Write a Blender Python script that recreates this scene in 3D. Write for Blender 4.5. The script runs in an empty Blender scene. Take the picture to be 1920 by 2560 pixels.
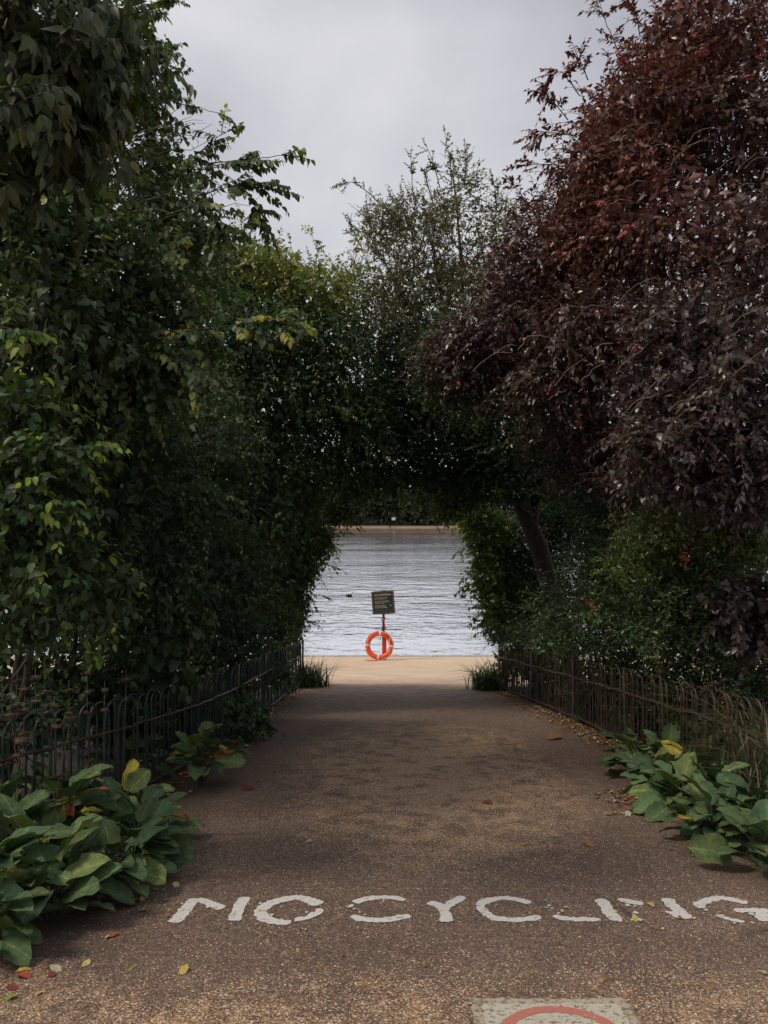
import bpy, math, random
import numpy as np
from mathutils import Vector, Matrix, noise as mnoise

R = math.radians
random.seed(7)
scene = bpy.context.scene
COL = scene.collection

# ------------------------------------------------------------------ camera, sky, sun, exposure
CAM_Z = 1.6
FPX = 1920.0          # focal length in pixels of the 1920 wide photograph
HOR = 1278.0
SLOPE = 0.115
cd = bpy.data.cameras.new('camera'); cam = bpy.data.objects.new('camera', cd); COL.objects.link(cam)
cd.sensor_fit = 'HORIZONTAL'; cd.sensor_width = 36.0; cd.lens = 36.0
cd.clip_start = 0.05; cd.clip_end = 3000
cd.shift_y = (HOR - 1280.0) / 1920.0
cam.location = (0, 0, CAM_Z); cam.rotation_euler = (R(90), 0, 0)
scene.camera = cam
scene.render.resolution_x = 768; scene.render.resolution_y = 1024

SUN_EL, SUN_AZ = R(54), R(-112)      # azimuth from +Y towards +X: left and a little behind, through thin cloud
world = bpy.data.worlds.new('World'); scene.world = world; world.use_nodes = True
nt = world.node_tree; nt.nodes.clear()
n_out = nt.nodes.new('ShaderNodeOutputWorld'); n_bg = nt.nodes.new('ShaderNodeBackground')
n_bg.inputs['Strength'].default_value = 0.1
sky = nt.nodes.new('ShaderNodeTexSky'); sky.sky_type = 'NISHITA'; sky.sun_disc = False
sky.sun_elevation = SUN_EL; sky.sun_rotation = SUN_AZ
tc = nt.nodes.new('ShaderNodeTexCoord')
mp = nt.nodes.new('ShaderNodeMapping'); mp.inputs['Scale'].default_value = (1.0, 1.0, 1.7)
mp.inputs['Location'].default_value = (0.35, 0.1, 0.55)
nz = nt.nodes.new('ShaderNodeTexNoise'); nz.inputs['Scale'].default_value = 1.9
nz.inputs['Detail'].default_value = 5; nz.inputs['Roughness'].default_value = 0.48; nz.inputs['Distortion'].default_value = 0.3
cr = nt.nodes.new('ShaderNodeValToRGB')
cr.color_ramp.elements[0].position = 0.33; cr.color_ramp.elements[0].color = (2.95, 2.96, 3.28, 1)
cr.color_ramp.elements[1].position = 0.68; cr.color_ramp.elements[1].color = (5.35, 5.28, 5.5, 1)
mx = nt.nodes.new('ShaderNodeMix'); mx.data_type = 'RGBA'; mx.inputs['Factor'].default_value = 0.94
nt.links.new(tc.outputs['Generated'], mp.inputs['Vector']); nt.links.new(mp.outputs['Vector'], nz.inputs['Vector'])
nt.links.new(nz.outputs['Fac'], cr.inputs['Fac'])
nt.links.new(sky.outputs['Color'], mx.inputs['A']); nt.links.new(cr.outputs['Color'], mx.inputs['B'])
nt.links.new(mx.outputs['Result'], n_bg.inputs['Color']); nt.links.new(n_bg.outputs['Background'], n_out.inputs['Surface'])

sl = bpy.data.lights.new('sun', 'SUN'); sl.energy = 1.5; sl.angle = R(14); sl.color = (1.0, 0.89, 0.74)
so = bpy.data.objects.new('sun', sl); COL.objects.link(so)
sdir = Vector((math.sin(SUN_AZ) * math.cos(SUN_EL), math.cos(SUN_AZ) * math.cos(SUN_EL), math.sin(SUN_EL)))
so.rotation_euler = sdir.to_track_quat('Z', 'Y').to_euler(); so.location = (0, 0, 30)

vs = scene.view_settings
vs.view_transform = 'Standard'; vs.look = 'None'; vs.exposure = 0.6; vs.gamma = 1.0; vs.use_curve_mapping = False
scene.cycles.max_bounces = 6; scene.cycles.diffuse_bounces = 3; scene.cycles.glossy_bounces = 3
scene.cycles.transmission_bounces = 3; scene.cycles.caustics_reflective = False; scene.cycles.caustics_refractive = False
scene.cycles.use_denoising = True

# ------------------------------------------------------------------ helpers
def gz(y):
    return -SLOPE * max(-12.0, min(y, 21.5))
def P(u, v, d):
    """a point seen at photo pixel (u, v), d metres ahead"""
    return np.array([(u - 960.0) / FPX * d, d, CAM_Z - (v - HOR) / FPX * d])
def G(u, v):
    """the point of the path under photo pixel (u, v)"""
    d = CAM_Z / ((v - HOR) / FPX - SLOPE)
    return (u - 960.0) / FPX * d, d

def mesh_np(name, V, T, tint=None, smooth=True, q=3):
    V = np.ascontiguousarray(V, dtype=np.float32).reshape(-1, 3); T = np.ascontiguousarray(T, dtype=np.int32).reshape(-1, q)
    me = bpy.data.meshes.new(name)
    me.vertices.add(len(V)); me.vertices.foreach_set('co', V.ravel())
    me.loops.add(T.size); me.loops.foreach_set('vertex_index', T.ravel())
    me.polygons.add(len(T)); me.polygons.foreach_set('loop_start', np.arange(0, T.size, q, dtype=np.int32))
    me.polygons.foreach_set('use_smooth', np.full(len(T), smooth, dtype=bool))
    if tint is not None:
        a = me.attributes.new('tint', 'FLOAT_COLOR', 'POINT')
        c = np.ones((len(V), 4), dtype=np.float32); c[:, :3] = tint
        a.data.foreach_set('color', c.ravel())
    me.update(calc_edges=True); me.validate()
    return me

def link(name, me, mat=None, parent=None, loc=None):
    o = bpy.data.objects.new(name, me); COL.objects.link(o)
    if mat is not None and me is not None and len(me.materials) == 0: me.materials.append(mat)
    if parent is not None: o.parent = parent
    if loc is not None: o.location = loc
    return o
def empty(name, loc, label, cat, group=None):
    o = bpy.data.objects.new(name, None); COL.objects.link(o); o.location = loc
    o.empty_display_size = 0.1
    return tag(o, label, cat, group)
def tag(o, label, cat, group=None):
    o['label'] = label; o['category'] = cat
    if group: o['group'] = group
    return o
def struct(o):
    o['kind'] = 'structure'; return o

class MB:
    """collects faces of one mesh"""
    def __init__(s): s.v = []; s.f = []
    def add(s, V, F):
        b = len(s.v); s.v += [tuple(p) for p in V]; s.f += [tuple(b + i for i in f) for f in F]
    def box(s, c, h, rot=None, bev=0.0):
        x, y, z = h; b = min(bev, x * .9, y * .9, z * .9)
        V = []; F = []
        if b <= 0:
            V = [(i * x, j * y, k * z) for i in (-1, 1) for j in (-1, 1) for k in (-1, 1)]
            F = [(0, 1, 3, 2), (4, 6, 7, 5), (0, 4, 5, 1), (2, 3, 7, 6), (0, 2, 6, 4), (1, 5, 7, 3)]
        else:
            # chamfer round the long edges of z
            ring = [(x - b, -y), (x, -y + b), (x, y - b), (x - b, y), (-x + b, y), (-x, y - b), (-x, -y + b), (-x + b, -y)]
            for k, sc in ((-z, 1 - b / max(x, y)), (-z + b, 1), (z - b, 1), (z, 1 - b / max(x, y))):
                V += [(px * sc, py * sc, k) for px, py in ring]
            for r in range(3):
                for i in range(8): F.append((r * 8 + i, r * 8 + (i + 1) % 8, r * 8 + 8 + (i + 1) % 8, r * 8 + 8 + i))
            F.append(tuple(range(7, -1, -1))); F.append(tuple(range(24, 32)))
        M = rot if rot is not None else Matrix.Identity(3)
        c = Vector(c)
        s.add([tuple(M @ Vector(p) + c) for p in V], F)
    def tube(s, pts, r, n=6, cap=True):
        pts = [Vector(p) for p in pts]; K = len(pts)
        rr = r if hasattr(r, '__len__') else [r] * K
        V = []; F = []; up = None
        for i, p in enumerate(pts):
            t = (pts[min(i + 1, K - 1)] - pts[max(i - 1, 0)]).normalized()
            if up is None:
                up = Vector((0, 0, 1)) if abs(t.z) < .9 else Vector((1, 0, 0))
            a = t.cross(up).normalized(); b = a.cross(t).normalized(); up = b
            for k in range(n):
                w = 2 * math.pi * k / n
                V.append(tuple(p + (a * math.cos(w) + b * math.sin(w)) * rr[i]))
        for i in range(K - 1):
            for k in range(n): F.append((i * n + k, i * n + (k + 1) % n, i * n + n + (k + 1) % n, i * n + n + k))
        if cap: F.append(tuple(range(n - 1, -1, -1))); F.append(tuple((K - 1) * n + k for k in range(n)))
        s.add(V, F)
    def lathe(s, prof, n=12, c=(0, 0, 0)):
        V = []; F = []
        for r, z in prof:
            for k in range(n):
                w = 2 * math.pi * k / n; V.append((c[0] + r * math.cos(w), c[1] + r * math.sin(w), c[2] + z))
        for i in range(len(prof) - 1):
            for k in range(n): F.append((i * n + k, i * n + (k + 1) % n, i * n + n + (k + 1) % n, i * n + n + k))
        s.add(V, F)
    def build(s, name, mat, parent=None, loc=None, smooth=False):
        me = bpy.data.meshes.new(name); me.from_pydata(s.v, [], s.f)
        if smooth: me.polygons.foreach_set('use_smooth', [True] * len(me.polygons))
        me.update()
        return link(name, me, mat, parent, loc)

# ------------------------------------------------------------------ materials
def new_mat(name):
    m = bpy.data.materials.new(name); m.use_nodes = True
    t = m.node_tree; b = t.nodes['Principled BSDF']
    return m, t, b
def N(t, typ, **kw):
    n = t.nodes.new(typ)
    for k, v in kw.items():
        if k in n.inputs.keys(): n.inputs[k].default_value = v
        else: setattr(n, k, v)
    return n
def ramp(t, stops, fac=None, interp='LINEAR'):
    n = t.nodes.new('ShaderNodeValToRGB'); e = n.color_ramp.elements; n.color_ramp.interpolation = interp
    while len(e) < len(stops): e.new(0.5)
    for i, (p, c) in enumerate(stops):
        e[i].position = p; e[i].color = (*c, 1) if hasattr(c, '__len__') else (c, c, c, 1)
    if fac is not None: t.links.new(fac, n.inputs['Fac'])
    return n
def mixc(t, fac, a, b, blend='MIX'):
    n = t.nodes.new('ShaderNodeMix'); n.data_type = 'RGBA'; n.blend_type = blend
    for key, val in (('Factor', fac), ('A', a), ('B', b)):
        if isinstance(val, (int, float)): n.inputs[key].default_value = val
        elif isinstance(val, tuple): n.inputs[key].default_value = (*val, 1)
        else: t.links.new(val, n.inputs[key])
    return n.outputs['Result']
def math_n(t, op, a, b=None, clamp=False):
    n = t.nodes.new('ShaderNodeMath'); n.operation = op; n.use_clamp = clamp
    for i, v in enumerate((a, b)):
        if v is None: continue
        if isinstance(v, (int, float)): n.inputs[i].default_value = v
        else: t.links.new(v, n.inputs[i])
    return n.outputs[0]
def objco(t, scale=(1, 1, 1)):
    c = t.nodes.new('ShaderNodeTexCoord'); m = t.nodes.new('ShaderNodeMapping'); m.inputs['Scale'].default_value = scale
    t.links.new(c.outputs['Object'], m.inputs['Vector']); return m.outputs['Vector']
def geoco(t, scale=(1, 1, 1)):
    c = t.nodes.new('ShaderNodeNewGeometry'); m = t.nodes.new('ShaderNodeMapping'); m.inputs['Scale'].default_value = scale
    t.links.new(c.outputs['Position'], m.inputs['Vector']); return m.outputs['Vector']
def noise_n(t, vec, scale, detail=3, rough=.5, dist=0):
    n = N(t, 'ShaderNodeTexNoise', Scale=scale, Detail=detail, Roughness=rough, Distortion=dist)
    t.links.new(vec, n.inputs['Vector']); return n.outputs['Fac']
def bump(t, b, h, strength=.5, dist=.01):
    n = N(t, 'ShaderNodeBump', Strength=strength, Distance=dist); t.links.new(h, n.inputs['Height']); t.links.new(n.outputs['Normal'], b.inputs['Normal'])

def simple(name, col, rough=.6, var=.25, scale=20, bmp=.2, metallic=0.0, col2=None, th=(.45, .6)):
    m, t, b = new_mat(name); v = objco(t)
    f = noise_n(t, v, scale, 4, .6)
    c2 = col2 if col2 else tuple(c * (1 - var) for c in col)
    r = ramp(t, [(th[0], col), (th[1], c2)], f)
    t.links.new(r.outputs['Color'], b.inputs['Base Color'])
    b.inputs['Roughness'].default_value = rough; b.inputs['Metallic'].default_value = metallic
    if bmp: bump(t, b, f, bmp, .004)
    return m

def leaf_mat(name, rough=.45, spec=.5, trans=.28, tgain=(1.25, 1.5, .55), vein=18.0):
    m, t, b = new_mat(name)
    a = N(t, 'ShaderNodeAttribute', attribute_name='tint')
    f = noise_n(t, geoco(t), vein, 3, .6)
    rr = ramp(t, [(.3, .72), (.7, 1.2)], f)
    c = mixc(t, 1.0, a.outputs['Color'], rr.outputs['Color'], 'MULTIPLY')
    t.links.new(c, b.inputs['Base Color'])
    b.inputs['Roughness'].default_value = rough; b.inputs['Specular IOR Level'].default_value = spec
    tr = N(t, 'ShaderNodeBsdfTranslucent'); tcn = mixc(t, 1.0, c, tgain, 'MULTIPLY'); t.links.new(tcn, tr.inputs['Color'])
    ms = N(t, 'ShaderNodeMixShader', Fac=trans)
    t.links.new(b.outputs['BSDF'], ms.inputs[1]); t.links.new(tr.outputs['BSDF'], ms.inputs[2])
    t.links.new(ms.outputs['Shader'], t.nodes['Material Output'].inputs['Surface'])
    return m
M_LEAF = leaf_mat('leaf_green', .48, .36, .32, (1.45, 1.5, .5))
M_GLOSS = leaf_mat('leaf_glossy', .36, .45, .25)
M_PURPLE = leaf_mat('leaf_purple', .33, .62, .2, (1.5, .85, .55))
M_BROAD = leaf_mat('leaf_broad', .75, .2, .12, (1.2, 1.4, .6), 40.0)
def veins(m):
    t = m.node_tree; b = t.nodes['Principled BSDF']; src = b.inputs['Base Color'].links[0].from_socket
    c = t.nodes.new('ShaderNodeTexCoord'); sp_ = N(t, 'ShaderNodeSeparateXYZ'); t.links.new(c.outputs['Object'], sp_.inputs[0])
    oi = t.nodes.new('ShaderNodeObjectInfo')
    ax = math_n(t, 'ABSOLUTE', sp_.outputs['X'])
    w = math_n(t, 'SINE', math_n(t, 'MULTIPLY', math_n(t, 'SUBTRACT', sp_.outputs['Y'], math_n(t, 'MULTIPLY', ax, 1.1)), 62.0))
    v1 = ramp(t, [(.80, 0), (.98, .55)], w).outputs['Color']
    md = ramp(t, [(.012, .8), (.03, 0)], ax).outputs['Color']
    vn = math_n(t, 'MAXIMUM', v1, md)
    col = mixc(t, vn, src, mixc(t, 1.0, src, (1.7, 1.6, 1.5), 'MULTIPLY'))
    vv = t.nodes.new('ShaderNodeVectorMath'); vv.operation = 'ADD'; t.links.new(c.outputs['Object'], vv.inputs[0]); cm = N(t, 'ShaderNodeCombineXYZ'); t.links.new(math_n(t, 'MULTIPLY', oi.outputs['Random'], 40.0), cm.inputs[2]); t.links.new(cm.outputs[0], vv.inputs[1])
    f = noise_n(t, vv.outputs[0], 3.4, 5, .7)
    col = mixc(t, ramp(t, [(.66, 0), (.72, .9)], f).outputs['Color'], col, (.16, .095, .045))
    col = mixc(t, ramp(t, [(.30, .6), (.42, 0)], f).outputs['Color'], col, mixc(t, 1.0, col, (1.7, 1.45, .8), 'MULTIPLY'))
    br_ = math_n(t, 'ADD', math_n(t, 'MULTIPLY', oi.outputs['Random'], .75), .6); cb = N(t, 'ShaderNodeCombineColor')
    for k in range(3): t.links.new(br_, cb.inputs[k])
    col = mixc(t, 1.0, col, cb.outputs[0], 'MULTIPLY')
    t.links.new(col, b.inputs['Base Color'])
    bump(t, b, math_n(t, 'MULTIPLY', vn, -1.0), .6, .006)
veins(M_BROAD)
M_DRY = leaf_mat('leaf_dry', .75, .2, .15, (1.2, 1.1, .7), 60.0)
M_GRASS = leaf_mat('grass_blade', .5, .35, .25)
M_BARK = simple('bark', (.045, .034, .026), .85, .45, 14, .6)
M_PALE = simple('pale_twig', (.20, .15, .11), .75, .4, 30, .2)
M_TWIG = simple('twig_wood', (.075, .055, .04), .8, .4, 30, .2)

# path
def path_material():
    m, t, b = new_mat('asphalt_and_gravel')
    v = geoco(t); sep = N(t, 'ShaderNodeSeparateXYZ'); t.links.new(v, sep.inputs[0])
    X, Y = sep.outputs['X'], sep.outputs['Y']
    vg = N(t, 'ShaderNodeTexVoronoi', Scale=150.0); t.links.new(v, vg.inputs['Vector'])
    sp = N(t, 'ShaderNodeSeparateColor'); t.links.new(vg.outputs['Color'], sp.inputs[0])
    big = noise_n(t, v, .8, 4, .6); mid = noise_n(t, v, 5.0, 5, .65); fine = noise_n(t, v, 160.0, 2, .6)
    asphalt = mixc(t, ramp(t, [(.35, 0), (.65, 1)], big).outputs['Color'], (.092, .065, .051), (.128, .092, .072))
    asphalt = mixc(t, ramp(t, [(.3, 0), (.75, 1)], fine).outputs['Color'], asphalt, mixc(t, 1.0, asphalt, (1.5, 1.45, 1.4), 'MULTIPLY'))
    asphalt = mixc(t, 1.0, asphalt, ramp(t, [(0, .5), (.6, 1.0), (.92, 1.6), (1, 2.4)], sp.outputs[2]).outputs['Color'], 'MULTIPLY')
    # single pale grains set in the asphalt
    grain = ramp(t, [(.0, (.19, .105, .055)), (.4, (.34, .20, .105)), (.8, (.46, .32, .20)), (1.0, (.70, .60, .48))], sp.outputs[1])
    # where the loose golden gravel lies: a tongue along the middle, and the gravel apron at the near end
    dx = math_n(t, 'DIVIDE', math_n(t, 'SUBTRACT', X, .42), 1.55)
    dy = math_n(t, 'DIVIDE', math_n(t, 'SUBTRACT', Y, 7.3), 3.1)
    rr = math_n(t, 'ADD', math_n(t, 'MULTIPLY', dx, dx), math_n(t, 'MULTIPLY', dy, dy))
    tongue = math_n(t, 'SUBTRACT', 1.0, rr)
    tongue = math_n(t, 'MULTIPLY', math_n(t, 'MAXIMUM', tongue, 0.0), .95)
    apron = math_n(t, 'MULTIPLY', math_n(t, 'SUBTRACT', 3.34, Y), 1.1, False)
    apron = math_n(t, 'MINIMUM', math_n(t, 'MAXIMUM', apron, 0.0), .55)
    far = math_n(t, 'MINIMUM', math_n(t, 'MAXIMUM', math_n(t, 'MULTIPLY', math_n(t, 'SUBTRACT', Y, 9.0), .05), 0.0), .10)
    base_d = .10
    dens = math_n(t, 'ADD', math_n(t, 'ADD', tongue, apron), math_n(t, 'ADD', far, base_d))
    patch = math_n(t, 'MULTIPLY', math_n(t, 'SUBTRACT', mid, .5), 1.3)
    dens = math_n(t, 'MULTIPLY', dens, math_n(t, 'ADD', 1.0, math_n(t, 'MULTIPLY', patch, 3.6)))
    dens = math_n(t, 'MAXIMUM', dens, 0.012)
    isg = math_n(t, 'LESS_THAN', sp.outputs[0], dens)
    col = mixc(t, isg, asphalt, grain.outputs['Color'])
    # cracks, and dirt gathered along both edges
    ce = N(t, 'ShaderNodeTexVoronoi', Scale=.55); ce.feature = 'DISTANCE_TO_EDGE'
    dv = N(t, 'ShaderNodeTexNoise', Scale=2.2, Detail=6.0, Roughness=.7); t.links.new(v, dv.inputs['Vector'])
    wv = mixc(t, .28, v, dv.outputs['Color'], 'ADD'); t.links.new(wv, ce.inputs['Vector'])
    crk = math_n(t, 'MULTIPLY', ramp(t, [(.0, 1), (.012, 0)], ce.outputs['Distance']).outputs['Color'], ramp(t, [(.5, 0), (.62, .75)], big).outputs['Color'])
    col = mixc(t, crk, col, (.03, .023, .018))
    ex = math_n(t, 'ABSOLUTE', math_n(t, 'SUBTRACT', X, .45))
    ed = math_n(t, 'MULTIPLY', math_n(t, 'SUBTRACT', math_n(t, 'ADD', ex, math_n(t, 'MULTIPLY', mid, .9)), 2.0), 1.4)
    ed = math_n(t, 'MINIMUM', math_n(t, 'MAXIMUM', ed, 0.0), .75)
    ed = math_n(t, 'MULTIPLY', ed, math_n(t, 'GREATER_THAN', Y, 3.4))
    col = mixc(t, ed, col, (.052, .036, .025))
    stn = ramp(t, [(.52, 0), (.66, .45)], noise_n(t, v, 1.7, 5, .65, .6)).outputs['Color']
    col = mixc(t, stn, col, mixc(t, 1.0, col, (.78, .77, .76), 'MULTIPLY'))
    # sand trodden in from the shore
    sf = math_n(t, 'ADD', math_n(t, 'MULTIPLY', math_n(t, 'SUBTRACT', Y, 12.5), .30), math_n(t, 'MULTIPLY', math_n(t, 'SUBTRACT', mid, .5), .9))
    sf = math_n(t, 'MINIMUM', math_n(t, 'MAXIMUM', sf, 0.0), .95)
    col = mixc(t, sf, col, (.48, .355, .245))
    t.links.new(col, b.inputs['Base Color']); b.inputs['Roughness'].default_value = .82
    b.inputs['Specular IOR Level'].default_value = .3
    h = math_n(t, 'ADD', math_n(t, 'MULTIPLY', isg, .6), math_n(t, 'MULTIPLY', math_n(t, 'SUBTRACT', .5, vg.outputs['Distance']), .8))
    bump(t, b, h, .6, .006)
    return m
M_PATH = path_material()

def soil_material():
    m, t, b = new_mat('bed_soil'); v = geoco(t)
    f = noise_n(t, v, 9, 6, .7); g = noise_n(t, v, 60, 3, .7)
    c = ramp(t, [(.3, (.012, .009, .007)), (.6, (.028, .020, .014)), (.75, (.05, .035, .022))], f)
    c2 = mixc(t, 1.0, c.outputs['Color'], ramp(t, [(.3, .6), (.7, 1.3)], g).outputs['Color'], 'MULTIPLY')
    t.links.new(c2, b.inputs['Base Color']); b.inputs['Roughness'].default_value = .95; bump(t, b, f, .9, .03)
    return m
M_SOIL = soil_material()

def sand_material():
    m, t, b = new_mat('promenade_grit'); v = geoco(t)
    f = noise_n(t, v, 1.2, 5, .6); g = noise_n(t, v, 90, 2, .6); k = noise_n(t, geoco(t, (.35, 2.2, 1)), 2.2, 4, .6)
    c = ramp(t, [(.3, (.54, .405, .28)), (.7, (.64, .49, .355))], f)
    c2 = mixc(t, 1.0, c.outputs['Color'], ramp(t, [(.3, .8), (.7, 1.15)], g).outputs['Color'], 'MULTIPLY')
    c3 = mixc(t, ramp(t, [(.58, 0), (.68, .35)], k).outputs['Color'], c2, (.27, .2, .14))
    sp = N(t, 'ShaderNodeSeparateXYZ'); t.links.new(v, sp.inputs[0])
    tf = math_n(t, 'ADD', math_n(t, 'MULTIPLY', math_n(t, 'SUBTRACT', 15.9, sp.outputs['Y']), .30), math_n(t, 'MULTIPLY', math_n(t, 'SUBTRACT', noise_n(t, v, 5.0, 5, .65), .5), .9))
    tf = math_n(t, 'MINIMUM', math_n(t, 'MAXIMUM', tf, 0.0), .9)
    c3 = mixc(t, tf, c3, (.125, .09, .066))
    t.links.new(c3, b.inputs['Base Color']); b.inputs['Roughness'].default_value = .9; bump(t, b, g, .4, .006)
    return m
M_SAND = sand_material()

def water_material():
    m, t, b = new_mat('lake_water')
    a = noise_n(t, geoco(t, (.75, 1.0, 1)), 1.15, 3, .55, .5)
    rot = t.nodes.new('ShaderNodeMapping'); rot.inputs['Rotation'].default_value = (0, 0, R(18)); rot.inputs['Scale'].default_value = (.72, 1.15, 1)
    g = t.nodes.new('ShaderNodeNewGeometry'); t.links.new(g.outputs['Position'], rot.inputs['Vector'])
    w = noise_n(t, rot.outputs['Vector'], 2.1, 3, .55, .3)
    c = noise_n(t, geoco(t, (1, 1, 1)), 6.5, 2, .5)
    # calmer and rougher lanes of wind
    lane = ramp(t, [(.35, .55), (.65, 1.25)], noise_n(t, geoco(t, (.03, .11, 1)), 1.0, 3, .6)).outputs['Color']
    h = math_n(t, 'ADD', math_n(t, 'ADD', math_n(t, 'MULTIPLY', a, .75), math_n(t, 'MULTIPLY', w, .5)), math_n(t, 'MULTIPLY', c, .04))
    big = noise_n(t, geoco(t, (.42, .52, 1)), 1.0, 3, .6, .5)
    h = math_n(t, 'MULTIPLY', math_n(t, 'ADD', h, math_n(t, 'MULTIPLY', big, 1.0)), lane)
    b.inputs['Base Color'].default_value = (.055, .058, .055, 1); b.inputs['Roughness'].default_value = .5; b.inputs['Specular IOR Level'].default_value = 0
    bn = N(t, 'ShaderNodeBump', Strength=1.0, Distance=.085); t.links.new(h, bn.inputs['Height'])
    gl = N(t, 'ShaderNodeBsdfGlossy', Roughness=.05); gl.inputs['Color'].default_value = (.97, .98, 1, 1)
    fr = N(t, 'ShaderNodeFresnel', IOR=1.33)
    for n_ in (gl, fr, b): t.links.new(bn.outputs['Normal'], n_.inputs['Normal'])
    fac = ramp(t, [(.02, .22), (.08, .62), (.19, .98)], fr.outputs['Fac'])
    ms = N(t, 'ShaderNodeMixShader'); t.links.new(fac.outputs['Color'], ms.inputs['Fac']); t.links.new(b.outputs['BSDF'], ms.inputs[1]); t.links.new(gl.outputs['BSDF'], ms.inputs[2])
    t.links.new(ms.outputs['Shader'], t.nodes['Material Output'].inputs['Surface'])
    return m
M_WATER = water_material()

def paint_material(name, col, wear, under=(.10, .082, .07), lo=.50, hi=.60, sc=38):
    m, t, b = new_mat(name); v = geoco(t)
    f = noise_n(t, v, sc, 5, .7); g = noise_n(t, v, 150, 2, .6)
    fac = ramp(t, [(lo + wear, 0), (hi + wear, 1)], f)
    c0 = mixc(t, ramp(t, [(.3, 0), (.8, 1)], g).outputs['Color'], col, tuple(x * .78 for x in col))
    c = mixc(t, fac.outputs['Color'], c0, under)
    t.links.new(c, b.inputs['Base Color']); b.inputs['Roughness'].default_value = .75; bump(t, b, g, .4, .003)
    return m
M_WHITE_PAINT = paint_material('worn_white_paint', (.62, .60, .57), .06, (.24, .20, .17))
M_CREAM = paint_material('worn_cream_panel', (.50, .46, .37), .02, (.16, .12, .085), .5, .6, 55)
M_CREAM2 = paint_material('worn_cream_border', (.42, .36, .27), -.02, (.15, .115, .085), .5, .6, 45)
M_RED = paint_material('faded_red_ring', (.46, .16, .12), .1, (.45, .40, .32), .5, .6, 60)

def iron_material(name, col, rust, lo, hi):
    m, t, b = new_mat(name); v = geoco(t)
    f = noise_n(t, v, 7, 5, .7); g = noise_n(t, v, 60, 3, .6)
    c = mixc(t, ramp(t, [(lo, 0), (hi, 1)], f).outputs['Color'], col, rust)
    c = mixc(t, 1.0, c, ramp(t, [(.3, .65), (.7, 1.25)], g).outputs['Color'], 'MULTIPLY')
    t.links.new(c, b.inputs['Base Color']); b.inputs['Roughness'].default_value = .5; b.inputs['Metallic'].default_value = .15
    bump(t, b, g, .35, .003); return m
M_IRON_GREEN = iron_material('green_iron', (.020, .036, .033), (.075, .045, .03), .52, .70)
M_IRON_RUST = iron_material('rusty_iron', (.028, .024, .020), (.09, .053, .033), .42, .62)
M_RAIL_RUST = iron_material('rusty_rail', (.034, .024, .018), (.09, .048, .03), .38, .64)

# ------------------------------------------------------------------ ground, shore, lake
def sheet(name, xs, ys, zf, mat):
    V = []; F = []
    for y in ys:
        for x in xs: V.append((x, y, zf(x, y)))
    n = len(xs)
    for j in range(len(ys) - 1):
        for i in range(n - 1): F.append((j * n + i, j * n + i + 1, j * n + n + i + 1, j * n + n + i))
    me = bpy.data.meshes.new(name); me.from_pydata(V, [], F); me.update()
    return struct(link(name, me, mat))
xs_w = [-260, -120, -60, -30, -15, -8, -5, -3, -1.5, 0, 1.5, 3, 5, 8, 15, 30, 60, 120, 260]
ground = sheet('ground', xs_w, [-60, -12, -6, 0, 3, 6, 9, 12, 14.0, 18, 21.3], lambda x, y: gz(y), M_SOIL)
WATER_Z = -2.66
LEFT_POSTS = [(-3.35, 1.5), (-2.98, 3.0), (-2.54, 4.5), (-2.08, 6.0), (-1.80, 7.42), (-1.70, 8.85), (-1.67, 10.7), (-1.60, 12.5), (-1.50, 14.15)]
RIGHT_POSTS = [(3.02, 3.25), (2.92, 4.95), (2.78, 6.65), (2.65, 8.4), (2.50, 10.1), (2.28, 11.9), (2.05, 13.7)]
def interp_x(tab, y):
    ys = [p[1] for p in tab]; xs = [p[0] for p in tab]
    return float(np.interp(y, ys, xs))
# the path: a strip between the two fences that opens out into a gravelled walk at the near end
V = []; F = []
ys_p = [-60, -20, -6, 0, 1.5, 2.4, 2.9, 3.2] + [3.6 + .4 * i for i in range(28)]
for j, y in enumerate(ys_p):
    l = interp_x(LEFT_POSTS, y) - .02; r = interp_x(RIGHT_POSTS, y) + .02
    if y < 3.3: l -= min(60, (3.3 - y) * 9); r += min(60, (3.3 - y) * 9)
    for k in range(9):
        a = k / 8; x = l * (1 - a) + r * a
        V.append((x, y, gz(y) + .005 + .012 * (1 - (2 * a - 1) ** 2)))
for j in range(len(ys_p) - 1):
    for k in range(8): F.append((j * 9 + k, j * 9 + k + 1, j * 9 + 10 + k, j * 9 + 9 + k))
me = bpy.data.meshes.new('path'); me.from_pydata(V, [], F); me.update()
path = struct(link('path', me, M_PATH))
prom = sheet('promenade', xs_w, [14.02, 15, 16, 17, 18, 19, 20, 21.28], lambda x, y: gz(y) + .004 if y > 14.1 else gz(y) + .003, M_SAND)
# stone edge of the promenade, laid in blocks
m_edge = simple('edge_stone', (.40, .33, .25), .85, .3, 6, .5)
edge = bpy.data.objects.new('shore_edging', None); COL.objects.link(edge); edge['kind'] = 'structure'
x = -9.0; kk = 0
mb = MB(); mb.box((0, 0, 0), (.444, .17, .20), None, .018); blk = None
while x < 9.5:
    if blk is None:
        blk = mb.build('edging_stone', m_edge, edge); o = blk
    else:
        o = blk.copy(); COL.objects.link(o)
    o.location = (x, 21.45 + random.uniform(-.012, .012), gz(21.4) - .185 + random.uniform(-.006, .008)); o.rotation_euler = (0, 0, random.uniform(-.012, .012))
    x += .9; kk += 1
for sx in (-1, 1):
    mb = MB(); mb.box((sx * 130, 21.45, gz(21.4) - .19), (120, .16, .2)); w = mb.build('edging_run', m_edge, edge)

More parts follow.
